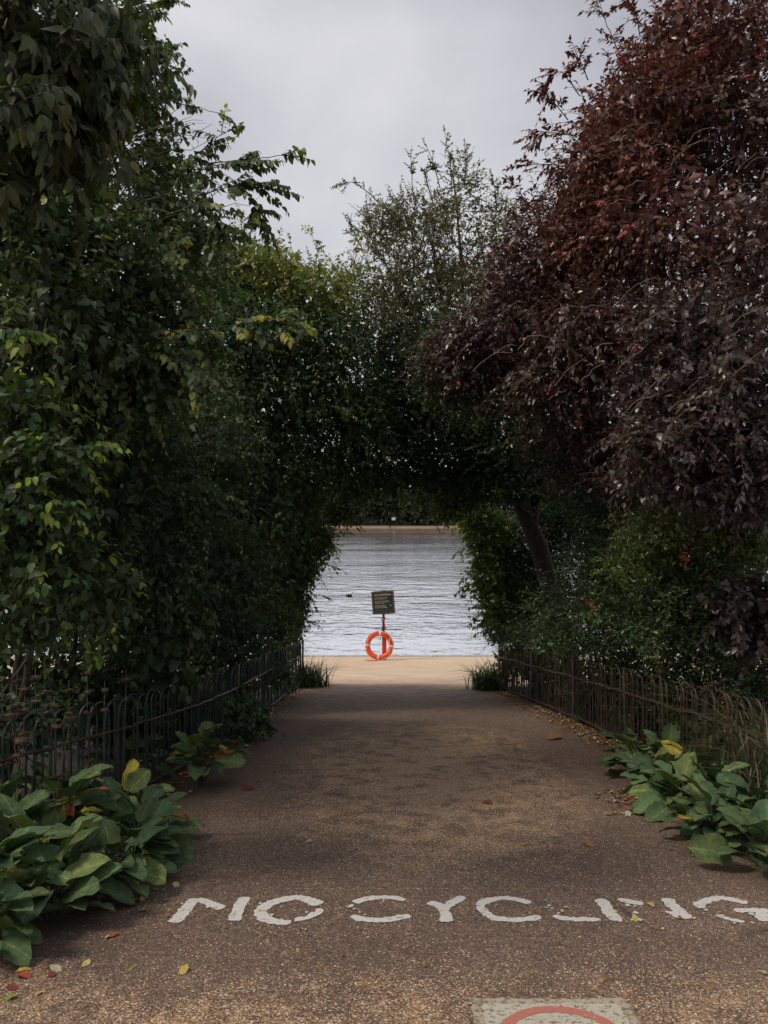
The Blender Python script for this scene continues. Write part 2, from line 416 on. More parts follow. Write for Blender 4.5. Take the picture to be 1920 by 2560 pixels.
water = sheet('lake', [-420, -60, -20, -6, 0, 6, 20, 60, 420], [21.3, 24, 30, 45, 80, 130, 186], lambda x, y: WATER_Z, M_WATER)
bed = sheet('lake_bed', [-420, 420], [21.3, 186], lambda x, y: WATER_Z - 1.2, M_SOIL)
FB = 184.0
m_far = simple('far_shore_grit', (.27, .19, .13), .9, .2, .3, 0)
sheet('far_shore', [-420, -100, 0, 100, 420], [FB, FB + .02, FB + 4.5], lambda x, y: WATER_Z - .3 if y < FB + .01 else WATER_Z + .12 + (y - FB) * .11, m_far)
m_farg = simple('far_ground', (.03, .04, .018), .95, .3, .2, 0)
sheet('far_ground', [-1500, 1500], [FB + 4.4, FB + 30, 2600], lambda x, y: WATER_Z + .60 + (2.5 if y > FB + 20 else 0), m_farg)

# ------------------------------------------------------------------ leaves
def leaf_template(rows, wr, a=.75, b=1.0, fold=.25, curl=.25, wave=0.0, start=.0, seed=0):
    rg = np.random.default_rng(seed)
    tt = np.array([(i + 1) / (rows + 1) for i in range(rows)])
    if rows == 1: tt = np.array([.42])
    if rows == 2: tt = np.array([.28, .66])
    pk = a / (a + b); norm = pk ** a * (1 - pk) ** b
    V = [(0, start, 0)]
    for i, q in enumerate(tt):
        w = .5 * wr * (q ** a * (1 - q) ** b) / norm; z = -curl * q * q
        for s in (-1, 0, 1):
            wz = wave * math.sin(q * 9 + s * 1.3 + seed) * abs(s)
            V.append((s * w, start + q * (1 - start), z + fold * w * abs(s) + wz))
    V.append((0, 1.0, -curl))
    T = [(0, 2, 1), (0, 3, 2)]
    for i in range(rows - 1):
        o = 1 + 3 * i
        for s in (0, 1): T += [(o + s, o + s + 1, o + s + 4), (o + s, o + s + 4, o + s + 3)]
    o = 1 + 3 * (rows - 1); e = len(V) - 1
    T += [(o, o + 1, e), (o + 1, o + 2, e)]
    return np.array(V, float), np.array(T, int)

def unit(a): return a / np.maximum(np.linalg.norm(a, axis=-1, keepdims=True), 1e-9)

def tubes_np(Pt, Rd, sides=3):
    Tn, K, _ = Pt.shape
    tan = np.gradient(Pt, axis=1); tan = unit(tan)
    ref = np.tile(np.array([0.3, 0.2, 1.0]), (Tn, K, 1))
    a = unit(np.cross(tan, ref)); b = np.cross(a, tan)
    an = np.arange(sides) / sides * 2 * np.pi
    V = Pt[:, :, None, :] + Rd[:, :, None, None] * (a[:, :, None, :] * np.cos(an)[None, None, :, None] + b[:, :, None, :] * np.sin(an)[None, None, :, None])
    base = np.arange(Tn) * K * sides; T = []
    for i in range(K - 1):
        for k in range(sides):
            k2 = (k + 1) % sides
            T.append((i * sides + k, i * sides + k2, (i + 1) * sides + k2)); T.append((i * sides + k, (i + 1) * sides + k2, (i + 1) * sides + k))
    T = np.array(T); F = base[:, None, None] + T[None]
    return V.reshape(-1, 3), F.reshape(-1, 3)

def nz3(p): return mnoise.noise(Vector(p))

def before_left(p, m=.06):
    fx = np.interp(p[:, 1], [q[1] for q in LEFT_POSTS], [q[0] for q in LEFT_POSTS]); return (p[:, 0] > fx - m) & (p[:, 2] < -SLOPE * p[:, 1] + .93) & (p[:, 1] < 14.3)
def before_right(p, m=.06):
    fx = np.interp(p[:, 1], [q[1] for q in RIGHT_POSTS], [q[0] for q in RIGHT_POSTS]); return (p[:, 0] < fx + m) & (p[:, 2] < -SLOPE * p[:, 1] + .93) & (p[:, 1] < 13.9)
TRI = [0]
class Tree:
    def __init__(s, name, label, cat, base, sp, mat, seed, group=None, woodmat=None):
        s.rng = np.random.default_rng(seed); s.sp = sp; s.mat = mat; s.name = name
        s.base = np.array(base, float); s.root = empty(name, tuple(base), label, cat, group)
        s.pos = []; s.Y = []; s.Z = []; s.sz = []; s.wf = []; s.pal = []; s.br = []; s.cl = []
        s.tubes = []; s.wood = woodmat or M_BARK
        s.limb_v = []; s.limb_f = []; s.limb_n = 0
        s.fp = []; s.fs = []; s.fc = []; s.pv = []; s.pf = []; s.pn = 0
    # --- wood
    def limb(s, pts, r0, r1, wob=.06, n=7, sides=7, pale=False):
        pts = np.array(pts, float); K = max(n, len(pts)); t = np.linspace(0, len(pts) - 1, K)
        i = np.clip(t.astype(int), 0, len(pts) - 2); f = (t - i)[:, None]
        p = pts[i] * (1 - f) + pts[i + 1] * f
        for _ in range(2): p[1:-1] = (p[:-2] + 2 * p[1:-1] + p[2:]) / 4
        L = np.linalg.norm(pts[-1] - pts[0]); p[1:-1] += s.rng.normal(0, wob * L / K, (K - 2, 3))
        rad = np.linspace(r0, r1, K) * (1 + s.rng.normal(0, .06, K))
        v, fc = tubes_np(p[None], rad[None], sides)
        if pale: s.pv.append(v); s.pf.append(fc + s.pn); s.pn += len(v)
        else: s.limb_v.append(v); s.limb_f.append(fc + s.limb_n); s.limb_n += len(v)
        return p
    # --- leaves on twigs
    def sprays(s, base, dirs, outw, sp=None, L=None):
        sp = sp or s.sp; rng = s.rng; T = len(base)
        if T == 0: return
        nl = sp['nl']; K = nl
        Lr = (sp['L'] if L is None else L) * rng.uniform(.6, 1.3, T)
        t = (np.arange(K) + .6) / K
        t = np.clip(t[None] + rng.normal(0, .03, (T, K)), .03, 1)
        dr = sp['droop'] * rng.uniform(.5, 1.4, T)
        g = np.array([0, 0, -1.0])
        pos = base[:, None] + dirs[:, None] * (Lr[:, None] * t)[..., None] + g * (dr * Lr)[:, None, None] * (t ** 2)[..., None]
        tan = unit(dirs[:, None] + g * (2 * dr)[:, None, None] * t[..., None])
        up = np.array([0, 0, 1.0]); bi = unit(np.cross(tan, up + rng.normal(0, .25, (T, 1, 3))))
        side = np.where((np.arange(K) % 2) == 0, 1.0, -1.0)[None, :, None]
        phi = sp['phi'] + rng.normal(0, .22, (T, K))
        phi[:, -1] *= .25
        Yd = tan * np.cos(phi)[..., None] + bi * side * np.sin(phi)[..., None] + g * (sp['ldroop'] * rng.uniform(.5, 1.5, (T, K)))[..., None] + rng.normal(0, sp.get('jit', .2), (T, K, 3))
        Yd = unit(Yd)
        zr = up * sp.get('zup', .8) + outw[:, None] * sp.get('zout', .5) + rng.normal(0, sp.get('zjit', .4), (T, K, 3))
        Zd = zr - (zr * Yd).sum(-1, keepdims=True) * Yd; Zd = unit(Zd)
        size = sp['ll'] * rng.uniform(.65, 1.25, (T, K)) * (1.0 - .3 * (t > .9))
        pals = sp['pal']; w = np.array([q[1] for q in pals], float); w /= w.sum()
        # neighbours on one twig mostly share a colour
        pt = rng.choice(len(pals), T, p=w)[:, None] * np.ones((1, K), int); pj = rng.choice(len(pals), (T, K), p=w)
        pl = np.where(rng.random((T, K)) < .6, pt, pj)
        if 'tip' in sp:
            tp = rng.random(T) < sp['tipf']
            pl = np.where(tp[:, None] & (t > .55), len(pals) + rng.integers(0, len(sp['tip']), (T, K)), pl)
        bright = rng.uniform(.75, 1.25, T)[:, None] * rng.uniform(.8, 1.2, (T, K))
        keep = rng.random((T, K)) < sp.get('fill', .95)
        for lst, arr in ((s.pos, pos), (s.Y, Yd), (s.Z, Zd)): lst.append(arr[keep])
        s.sz.append(size[keep]); s.wf.append(rng.uniform(.85, 1.15, (T, K))[keep]); s.pal.append(pl[keep]); s.br.append(bright[keep]); tab = np.array([q[0] for q in pals] + list(sp.get('tip', [])), float) * sp.get('gain', 1.5); s.cl.append(tab[pl][keep])
        tk = np.linspace(0, 1, 3); tw = base[:, None] + dirs[:, None] * (Lr[:, None] * tk)[..., None] + g * (dr * Lr)[:, None, None] * (tk ** 2)[..., None]
        rd = np.linspace(1, .35, 3)[None] * (sp.get('tr', .004) * rng.uniform(.7, 1.3, T))[:, None]
        s.tubes.append((tw, rd))
    def lobe(s, u, v, d, ru, rv, rd, n, sp=None, shell=.55, up=.1, clump=0.0, freq=1.2, jit=.55, hemi=None, limb_from=None, lr=.03, nsub=5, lai=None):
        """leafy mass round the point seen at (u, v): radii ru, rv in photo pixels at depth d, rd in metres"""
        rng = s.rng; c = P(u, v, d); rad = np.array([ru / FPX * d, rd, rv / FPX * d])
        k = int(n * 1.0)
        q = unit(rng.normal(0, 1, (k, 3)))
        if hemi is not None:   # mostly the side one can see
            flip = (q[:, 1] > .35) & (rng.random(k) < hemi); q[flip, 1] *= -1
        rr = 1 - (1 - shell) * rng.random(k) ** 1.3
        inner = rng.random(k) < .25; rr[inner] = rng.random(inner.sum()) ** .5
        disp = np.array([nz3((a * 2.1 + c * .7)) for a in q]); rr = rr * (1 + .32 * disp)
        p = c + q * rad * rr[:, None]
        if clump > 0:
            f = np.array([nz3(a * freq + 11.3) for a in p]); kp = f > (-.55 + clump * .6); p = p[kp]; q = q[kp]
        outn = unit(q / rad)
        dirs = unit(outn + rng.normal(0, jit, p.shape) + np.array([0, 0, up]))
        sp = sp or s.sp
        s.sprays(p - dirs * sp['L'] * .5, dirs, outn, sp)
        # larger filler leaves, added inside to make the mass opaque
        if lai is None: lai = 3.4 if clump < .12 else (2.4 if clump < .22 else (.9 if clump < .3 else .35))
        fl = sp['ll'] * sp.get('fillk', 2.0); nf = int(lai * math.pi * rad[0] * rad[2] / (fl * fl * sp['wr'] * .62))
        fq = unit(rng.normal(0, 1, (nf, 3))); fr = rng.random(nf) ** .4 * .84
        dsp = np.array([nz3((a * 2.1 + c * .7)) for a in fq]); fr = fr * (1 + .3 * dsp)
        s.fp.append(c + fq * rad * fr[:, None]); s.fs.append(np.full(nf, fl) * rng.uniform(.7, 1.2, nf)); s.fc.append(np.tile(np.array(sp['pal'][0][0]), (nf, 1)) * sp.get('gain', 1.5) * rng.uniform(.7, 1.2, (nf, 1)))
        if limb_from is not None:
            a = np.array(limb_from, float); mid = (a + c) / 2 + np.array([0, 0, .15 * np.linalg.norm(c - a)])
            s.limb([a, mid, c], lr, lr * .45, .1)
            for _ in range(nsub):
                e = c + unit(rng.normal(0, 1, 3)) * rad * rng.uniform(.6, .95)
                st = a * .25 + c * .75 if rng.random() < .5 else c
                s.limb([st, (st + e) / 2 + rng.normal(0, .06, 3), e], lr * .42, lr * .08, .12, 6, 5)
    def arch(s, pts, n, sp=None, r=.006, L=None, side=.8, end=True):
        """a single arching branch through pixel points with side sprays"""
        sp = sp or s.sp; rng = s.rng
        W = np.array([P(*q) for q in pts]); p = s.limb(W, r, r * .35, .05, 12, 5)
        t = rng.uniform(.15, 1, n) * (len(p) - 1); i = np.clip(t.astype(int), 0, len(p) - 2); f = (t - i)[:, None]
        b = p[i] * (1 - f) + p[i + 1] * f; tan = unit(p[i + 1] - p[i])
        dirs = unit(tan * .7 + rng.normal(0, side * .6, (n, 3)))
        outn = unit(np.tile(np.array([0, -1, .3]), (n, 1)))
        s.sprays(b, dirs, outn, sp, L)
        if end: s.sprays(p[-1:], unit(p[-1:] - p[-2:-1]), outn[:1], sp, L)
    # --- finish
    def build(s, singles=0, tmpl=None, minpx=9, blank=None):
        sp = s.sp; rng = s.rng
        tm = tmpl or leaf_template(sp['rows'], sp['wr'], sp.get('a', .75), sp.get('b', 1.0), sp.get('fold', .25), sp.get('curl', .25))
        TV, TT = tm
        pos = np.concatenate(s.pos); Yv = np.concatenate(s.Y); Zv = np.concatenate(s.Z); sz = np.concatenate(s.sz); wf = np.concatenate(s.wf)
        pal = np.concatenate(s.pal); br = np.concatenate(s.br); cl = np.concatenate(s.cl)
        if blank is not None:
            k = ~blank(pos); pos, Yv, Zv, sz, wf, pal, br, cl = pos[k], Yv[k], Zv[k], sz[k], wf[k], pal[k], br[k], cl[k]
        Xv = np.cross(Yv, Zv)
        pick = np.zeros(len(pos), bool)
        SV, ST = leaf_template(max(3, sp['rows']), sp['wr'], sp.get('a', .75), sp.get('b', 1.0), sp.get('fold', .25), sp.get('curl', .25))
        if singles:
            cen = pos + Yv * sz[:, None] * .5; d = np.maximum(cen[:, 1], .3)
            uu = cen[:, 0] / d * FPX + 960; vv = HOR - (cen[:, 2] - CAM_Z) / d * FPX
            inside = (uu > 0) & (uu < 1920) & (vv > 0) & (vv < 2560) & (cen[:, 1] > .5)
            px = sz / d * FPX
            cell = (uu / 26).astype(int) * 1000 + (vv / 26).astype(int)
            best = {}
            for i in np.argsort(d):
                if inside[i] and px[i] > minpx and cell[i] not in best: best[cell[i]] = i
            cand = np.array(sorted(best.values(), key=lambda i: -px[i] * abs(Zv[i, 1] * .7 + .4))[:singles], int)
            pick[cand] = True
            cache = {}
            for i in cand:
                lv = int(np.clip(round((br[i] - .6) / .25), 0, 3)); key = (tuple(np.round(cl[i], 4)), lv)
                if key not in cache:
                    cc = cl[i] * (.65 + .25 * lv)
                    me = mesh_np('leaf', SV, ST, np.tile(cc, (len(SV), 1))); me.materials.append(s.mat); cache[key] = me
                o = bpy.data.objects.new('leaf', cache[key]); COL.objects.link(o); o.parent = s.root
                Mx = Matrix.Identity(4)
                for r_ in range(3):
                    Mx[r_][0] = Xv[i, r_] * sz[i] * wf[i]; Mx[r_][1] = Yv[i, r_] * sz[i]; Mx[r_][2] = Zv[i, r_] * sz[i]; Mx[r_][3] = pos[i, r_] - s.base[r_]
                o.matrix_local = Mx
        k = ~pick
        n = k.sum(); kv = len(TV)
        Vv = pos[k][:, None] + sz[k][:, None, None] * (TV[None, :, 0:1] * wf[k][:, None, None] * Xv[k][:, None] + TV[None, :, 1:2] * Yv[k][:, None] + TV[None, :, 2:3] * Zv[k][:, None])
        Tf = (np.arange(n) * kv)[:, None, None] + TT[None]
        tint = np.repeat((cl[k] * br[k][:, None])[:, None], kv, 1)
        Vv = Vv.reshape(-1, 3); Tf = Tf.reshape(-1, 3); tint = tint.reshape(-1, 3)
        if s.fp:
            fp = np.concatenate(s.fp); fs = np.concatenate(s.fs); fc = np.concatenate(s.fc)
            if blank is not None: q_ = ~blank(fp); fp, fs, fc = fp[q_], fs[q_], fc[q_]
            nf = len(fp)
            FV, FT = leaf_template(1, sp['wr'], .75, 1.0, .3, .3)
            fy = unit(rng.normal(0, 1, (nf, 3)) + np.array([0, 0, -.5])); fz = rng.normal(0, 1, (nf, 3)) + np.array([0, -.5, .7]); fz = unit(fz - (fz * fy).sum(-1, keepdims=True) * fy); fx = np.cross(fy, fz)
            W = fp[:, None] + fs[:, None, None] * (FV[None, :, 0:1] * fx[:, None] + FV[None, :, 1:2] * fy[:, None] + FV[None, :, 2:3] * fz[:, None])
            Tf = np.concatenate([Tf, ((np.arange(nf) * len(FV))[:, None, None] + FT[None]).reshape(-1, 3) + len(Vv)])
            Vv = np.concatenate([Vv, W.reshape(-1, 3)]); tint = np.concatenate([tint, np.repeat(fc[:, None], len(FV), 1).reshape(-1, 3)])
        TRI[0] += len(Tf)
        me = mesh_np('crown', Vv - s.base, Tf, tint)
        cr_ = link('crown', me, s.mat, s.root); cr_['kind'] = 'stuff'
        tw = np.concatenate([a for a, b in s.tubes]); rd = np.concatenate([b for a, b in s.tubes])
        v, f = tubes_np(tw, rd, 3); me = mesh_np('twigs', v - s.base, f); o = link('twigs', me, M_TWIG, s.root); o['kind'] = 'stuff'
        if s.limb_v:
            me = mesh_np('trunk', np.concatenate(s.limb_v) - s.base, np.concatenate(s.limb_f)); link('trunk', me, s.wood, s.root)
        if s.pv:
            me = mesh_np('branchlets', np.concatenate(s.pv) - s.base, np.concatenate(s.pf)); o = link('branchlets', me, M_PALE, s.root); o['kind'] = 'stuff'
        s.count = n
        return s.root

DK, MD, LT, YL = (.022, .044, .020), (.038, .072, .024), (.075, .125, .028), (.26, .22, .03)
OLIVE = (.085, .10, .035)
def base_at(x, y): return (x, y, gz(y))

# --- left: tree with long drooping leaves hanging in from above
SP_DROOP = dict(fillk=1.2, L=.34, nl=12, ll=.094, wr=.42, phi=.7, droop=.35, ldroop=1.5, rows=3, a=.7, b=1.1, curl=.22, fold=.35, zup=.25, zout=.8, zjit=.35,
                pal=[((.030, .043, .020), 5), ((.046, .060, .025), 4), ((.070, .072, .028), 1.2), ((.05, .058, .042), 1.5)], tip=[(.11, .11, .03)], tipf=.05, tr=.004)
t = Tree('overhanging_tree', 'tree with long drooping dark leaves hanging in at the top left corner', 'tree', base_at(-3.9, 4.6), SP_DROOP, M_LEAF, 11)
tr = np.array([-3.9, 4.6, gz(4.6)]); top = np.array([-3.7, 4.3, 3.4])
t.limb([tr - [0, 0, .1], [-3.85, 4.5, 1.6], top], .13, .08, .05, 9, 9)
for (u, v, d, ru, rv, rd, n) in [(60, 120, 3.5, 190, 190, .5, 85), (215, 190, 3.5, 120, 150, .4, 60), (110, 330, 3.4, 150, 110, .4, 45), (250, 60, 3.7, 130, 90, .4, 30), (10, 440, 3.3, 60, 110, .3, 9), (-150, 200, 3.6, 200, 300, .6, 60)]:
    t.lobe(u, v, d, ru, rv, rd, n, limb_from=top, lr=.022, nsub=3, jit=.4)
t.build(singles=300)

# --- left: big dogwood shrub with round-pointed leaves along arching branches
SP_DOG = dict(fillk=1.4, gain=1.9, L=.42, nl=15, ll=.060, wr=.68, phi=.95, droop=.28, ldroop=.5, rows=2, a=.6, b=.9, curl=.3, fold=.3, zup=.9, zout=.4, zjit=.4,
              pal=[((.028, .048, .022), 5), ((.040, .064, .024), 4), ((.060, .085, .027), 2.5), ((.095, .105, .03), 1.0)], tip=[(.15, .16, .035), (.19, .17, .035)], tipf=.06, tr=.0045)
t = Tree('arching_shrub', 'tall green shrub with arching branches of rounded leaves on the left', 'shrub', base_at(-3.2, 6.0), SP_DOG, M_LEAF, 12)
b0 = np.array([-3.2, 6.0, gz(6.0)])
for k in range(7):
    a = k / 7 * 6.28; t.limb([b0 + [.2 * math.cos(a), .2 * math.sin(a), -.05], b0 + [.5 * math.cos(a), .4 * math.sin(a), 1.8], b0 + [1.0 * math.cos(a) + .4, .6 * math.sin(a), 3.6]], .035, .018, .05, 8, 6)
h0 = b0 + [.3, -.2, 2.4]
for (u, v, d, ru, rv, rd, n, cl) in [(120, 560, 5.2, 240, 190, .8, 170, .1), (330, 700, 5.6, 220, 150, .7, 150, .15), (150, 800, 5.0, 220, 160, .7, 140, .1), (420, 880, 5.8, 160, 130, .6, 110, .1), (280, 960, 5.6, 220, 130, .6, 110, .2),
                                    (330, 300, 6.2, 110, 190, .8, 130, .35), (300, 130, 6.4, 130, 140, .8, 110, .25), (60, 300, 6.2, 220, 320, .7, 160, .2), (430, 560, 6.3, 140, 140, .7, 120, .3), (350, 470, 6.6, 170, 130, .6, 80, .45), (80, 1080, 5.4, 180, 160, .6, 90, .1),
                                    (-120, 600, 5.5, 200, 500, .9, 170, .0)]:
    t.lobe(u, v, d, ru, rv, rd, n, limb_from=h0, lr=.02, nsub=4, clump=cl, freq=2.2)
t.arch([(250, 480, 6), (420, 430, 5.8), (560, 420, 5.7), (640, 405, 5.6)], 16, L=.24)
t.arch([(520, 410, 5.7), (600, 400, 5.6), (715, 388, 5.5)], 7, L=.16, side=.5)
t.arch([(260, 560, 6), (450, 510, 5.8), (600, 455, 5.6), (672, 470, 5.6)], 18, L=.25)
t.arch([(380, 420, 6), (480, 400, 5.9), (530, 350, 5.9), (570, 328, 5.9)], 10, L=.2)
t.arch([(560, 450, 5.7), (640, 500, 5.6), (668, 560, 5.6)], 9, L=.18)
t.arch([(430, 480, 5.7), (520, 520, 5.6), (560, 575, 5.6)], 12, L=.22)
t.arch([(300, 200, 6.2), (420, 250, 6.1), (545, 282, 6.0)], 8, L=.16)
t.arch([(280, 60, 6.2), (390, 110, 6.1), (425, 190, 6.1)], 14, L=.2)
t.arch([(300, 40, 6.2), (380, 12, 6.1), (420, -10, 6.1)], 8, L=.2)
t.arch([(250, 820, 5.2), (450, 830, 5.0), (600, 812, 4.9), (712, 802, 4.9)], 16, dict(SP_DOG, tipf=.6), L=.2, side=.45)
t.arch([(300, 880, 5.2), (420, 880, 5.0), (500, 930, 5.0)], 12, L=.25)
t.arch([(420, 640, 5.8), (500, 600, 5.8), (570, 590, 5.7)], 12, L=.22)
for k in range(90):   # bare brown stems inside the shrub
    u = t.rng.uniform(40, 480); v = t.rng.uniform(330, 640); d = t.rng.uniform(5.6, 6.6); w = t.rng.uniform(60, 190)
    t.limb([P(u, v, d), P(u + w * .5, v - w * .22, d - .1), P(u + w, v - w * t.rng.uniform(.1, .5), d - .2)], .005, .0015, .2, 6, 4, True)
t.build(singles=300)

# --- left: bush with lime tips at the picture edge
SP_LIME = dict(fillk=1.5, gain=1.35, L=.30, nl=8, ll=.062, wr=.56, phi=.9, droop=.25, ldroop=.5, rows=2, curl=.25, fold=.3, zup=.7, zout=.6,
               pal=[((.030, .058, .022), 5), ((.046, .085, .026), 4), ((.07, .12, .03), 2)], tip=[(.15, .24, .035), (.20, .26, .04), (.11, .19, .03)], tipf=.2, tr=.003)
t = Tree('lime_tipped_bush', 'green bush with lime coloured shoot tips at the left picture edge', 'bush', base_at(-2.95, 4.4), SP_LIME, M_LEAF, 13)
h0 = np.array([-2.6, 4.4, .9]); t.limb([np.array([-2.95, 4.4, gz(4.4) - .05]), [-2.8, 4.4, .3], h0], .04, .02)
for (u, v, d, ru, rv, rd, n, cl) in [(60, 1010, 4.2, 120, 70, .35, 55, 0), (110, 1140, 4.1, 130, 70, .35, 60, 0), (60, 1250, 4.1, 120, 80, .35, 60, 0), (90, 1400, 4.2, 150, 120, .4, 90, 0), (-120, 1200, 4.2, 160, 300, .5, 90, 0), (230, 1480, 4.5, 120, 110, .35, 60, .2), (20, 1560, 4.3, 110, 80, .3, 40, .2)]:
    t.lobe(u, v, d, ru, rv, rd, n, limb_from=h0, lr=.012, nsub=3, clump=cl)
t.arch([(40, 1130, 4.1), (140, 1140, 4.0), (235, 1120, 4.0)], 9, dict(SP_LIME, tipf=.8), L=.16, side=.4)
t.arch([(20, 1260, 4.1), (90, 1250, 4.0), (160, 1260, 4.0)], 9, dict(SP_LIME, tipf=.8), L=.15, side=.4)
t.arch([(-60, 810, 3.9), (0, 820, 3.8), (60, 825, 3.8)], 7, dict(SP_LIME, tipf=.9), L=.14, side=.4)
t.build(singles=300)

# --- left: dark dense bush behind the fence
SP_DARK = dict(gain=1.75, L=.32, nl=9, ll=.056, wr=.55, phi=.9, droop=.25, ldroop=.28, rows=1, zup=1.0, zout=.25,
               pal=[((.020, .042, .019), 6), ((.030, .058, .022), 4), ((.045, .078, .026), 1.5)], tip=[(.10, .16, .03)], tipf=.06, tr=.003)
t = Tree('dark_bush', 'dense dark green bush behind the left fence below the arching shrub', 'bush', base_at(-3.4, 8.2), SP_DARK, M_LEAF, 14)
h0 = np.array([-3.2, 8.0, 0.6])
for k in range(4): t.limb([np.array([-3.4 + .12 * k, 8.2 + .1 * k, gz(8.2) - .05]), h0 + [.15 * k, 0, 0]], .04, .02)
for (u, v, d, ru, rv, rd, n, cl) in [(330, 1120, 6.6, 190, 120, .7, 280, 0), (200, 1260, 6.2, 220, 140, .7, 300, .05), (430, 1260, 7.4, 170, 140, .8, 300, 0), (330, 1430, 6.9, 230, 130, .7, 330, .1), (540, 1420, 8.6, 150, 160, .8, 330, 0), (520, 1120, 7.8, 140, 130, .7, 230, 0), (130, 1460, 6.2, 160, 120, .6, 150, .3), (560, 1580, 9.2, 130, 80, .6, 130, .1), (380, 1590, 7.6, 170, 70, .5, 150, .2), (200, 1600, 6.6, 170, 60, .4, 90, .3),
                                    (420, 1010, 8.6, 230, 160, .7, 230, 0), (150, 1000, 7.6, 230, 260, .7, 260, 0), (480, 1300, 10.6, 330, 300, .7, 300, .05),
                                    (300, 1730, 7.6, 260, 110, .4, 120, .05), (520, 1700, 9.4, 140, 110, .5, 130, .05), (80, 1720, 6.6, 200, 120, .4, 90, .05), (350, 1500, 9.5, 330, 230, .5, 200, .0), (60, 1350, 7.6, 250, 300, .5, 160, 0),
                                    (90, 1790, 6.0, 180, 80, .35, 60, .05), (330, 1830, 7.0, 110, 70, .3, 50, .05), (470, 1800, 8.2, 90, 80, .3, 60, .05), (230, 1740, 6.8, 160, 90, .35, 60, .05), (570, 1740, 9.8, 70, 80, .35, 60, .05), (-60, 1850, 5.2, 120, 120, .35, 40, .05)]:
    t.lobe(u, v, d, ru, rv, rd, n, limb_from=h0, lr=.018, nsub=4, clump=cl)
t.arch([(420, 1150, 6.4), (500, 1110, 6.2), (560, 1130, 6.2)], 14, L=.2)
t.arch([(300, 1240, 6.2), (450, 1210, 6.0), (555, 1232, 6.0)], 18, L=.22)
t.build(singles=250, blank=before_left)

# --- left rear: tree whose crown closes over the path
SP_REAR = dict(gain=1.8, L=.40, nl=11, ll=.062, wr=.52, phi=.85, droop=.28, ldroop=.28, rows=1, zup=1.0, zout=.2,
               pal=[((.024, .047, .019), 5), ((.036, .066, .022), 4), ((.06, .092, .026), 2), ((.10, .115, .03), .7)], tip=[(.16, .18, .035)], tipf=.10, tr=.0035)
SP_REARY = dict(SP_REAR, pal=[((.10, .125, .034), 4), ((.15, .16, .038), 3), ((.06, .09, .027), 3), ((.24, .20, .035), 1)], tipf=.3)  # crown top: backlight put into a lighter, yellower leaf tint
t = Tree('rear_left_tree', 'tree with yellow-tinted top leaning over the path from the left', 'tree', base_at(-2.7, 11.4), SP_REAR, M_LEAF, 15)
tb = np.array([-2.7, 11.4, gz(11.4)]); tt_ = np.array([-2.35, 11.2, 2.4])
t.limb([tb - [0, 0, .1], [-2.65, 11.4, .8], tt_], .13, .08, .05, 9, 8)
for (u, v, d, ru, rv, rd, n, cl, sp) in [(650, 690, 11.0, 140, 95, 1.0, 260, .1, SP_REARY), (770, 740, 11.0, 130, 90, .9, 220, .1, SP_REARY), (850, 720, 11.6, 80, 90, .7, 90, .3, SP_REARY), (600, 830, 10.4, 190, 120, 1.0, 380, .0, SP_REAR), (800, 860, 11.0, 160, 110, 1.0, 360, .0, SP_REAR),
                                         (640, 980, 10.6, 190, 120, 1.0, 380, .0, SP_REAR), (830, 1010, 11.2, 150, 120, 1.0, 400, 0, SP_REAR), (930, 1080, 11.6, 100, 100, .9, 220, .1, SP_REAR), (700, 1120, 11.2, 170, 110, 1.0, 380, 0, SP_REAR), (860, 1170, 11.8, 120, 70, .8, 220, .1, SP_REAR), (960, 1190, 12.0, 90, 55, .6, 130, .1, SP_REAR), (880, 1220, 12.4, 60, 40, .5, 70, .2, SP_REAR), (845, 1275, 12.7, 45, 45, .4, 70, .1, SP_REAR), (720, 1230, 12.2, 110, 80, .8, 260, 0, SP_REAR),
                                         (540, 700, 11.0, 130, 130, 1.0, 220, .1, SP_REAR)]:
    t.lobe(u, v, d, ru, rv, rd, n, sp, limb_from=tt_, lr=.03, nsub=6, clump=cl)
for (u, v) in [(560, 590), (620, 570), (690, 590), (740, 620), (795, 585), (880, 600), (610, 540), (780, 640)]:
    t.arch([(u + t.rng.uniform(-25, 25), v + 100, 11), (u, v + 50, 11), (u + t.rng.uniform(-20, 20), v, 11)], 7, SP_REARY, L=.22)
t.arch([(760, 1040, 10.2), (820, 1010, 10.0), (850, 1022, 10.0)], 10, L=.25)
t.arch([(850, 1200, 12), (940, 1230, 12), (965, 1275, 12)], 12, dict(SP_REAR, tipf=.5), L=.22)
t.arch([(780, 1290, 12), (850, 1300, 12), (905, 1300, 12)], 8, L=.22)
t.build(singles=150)

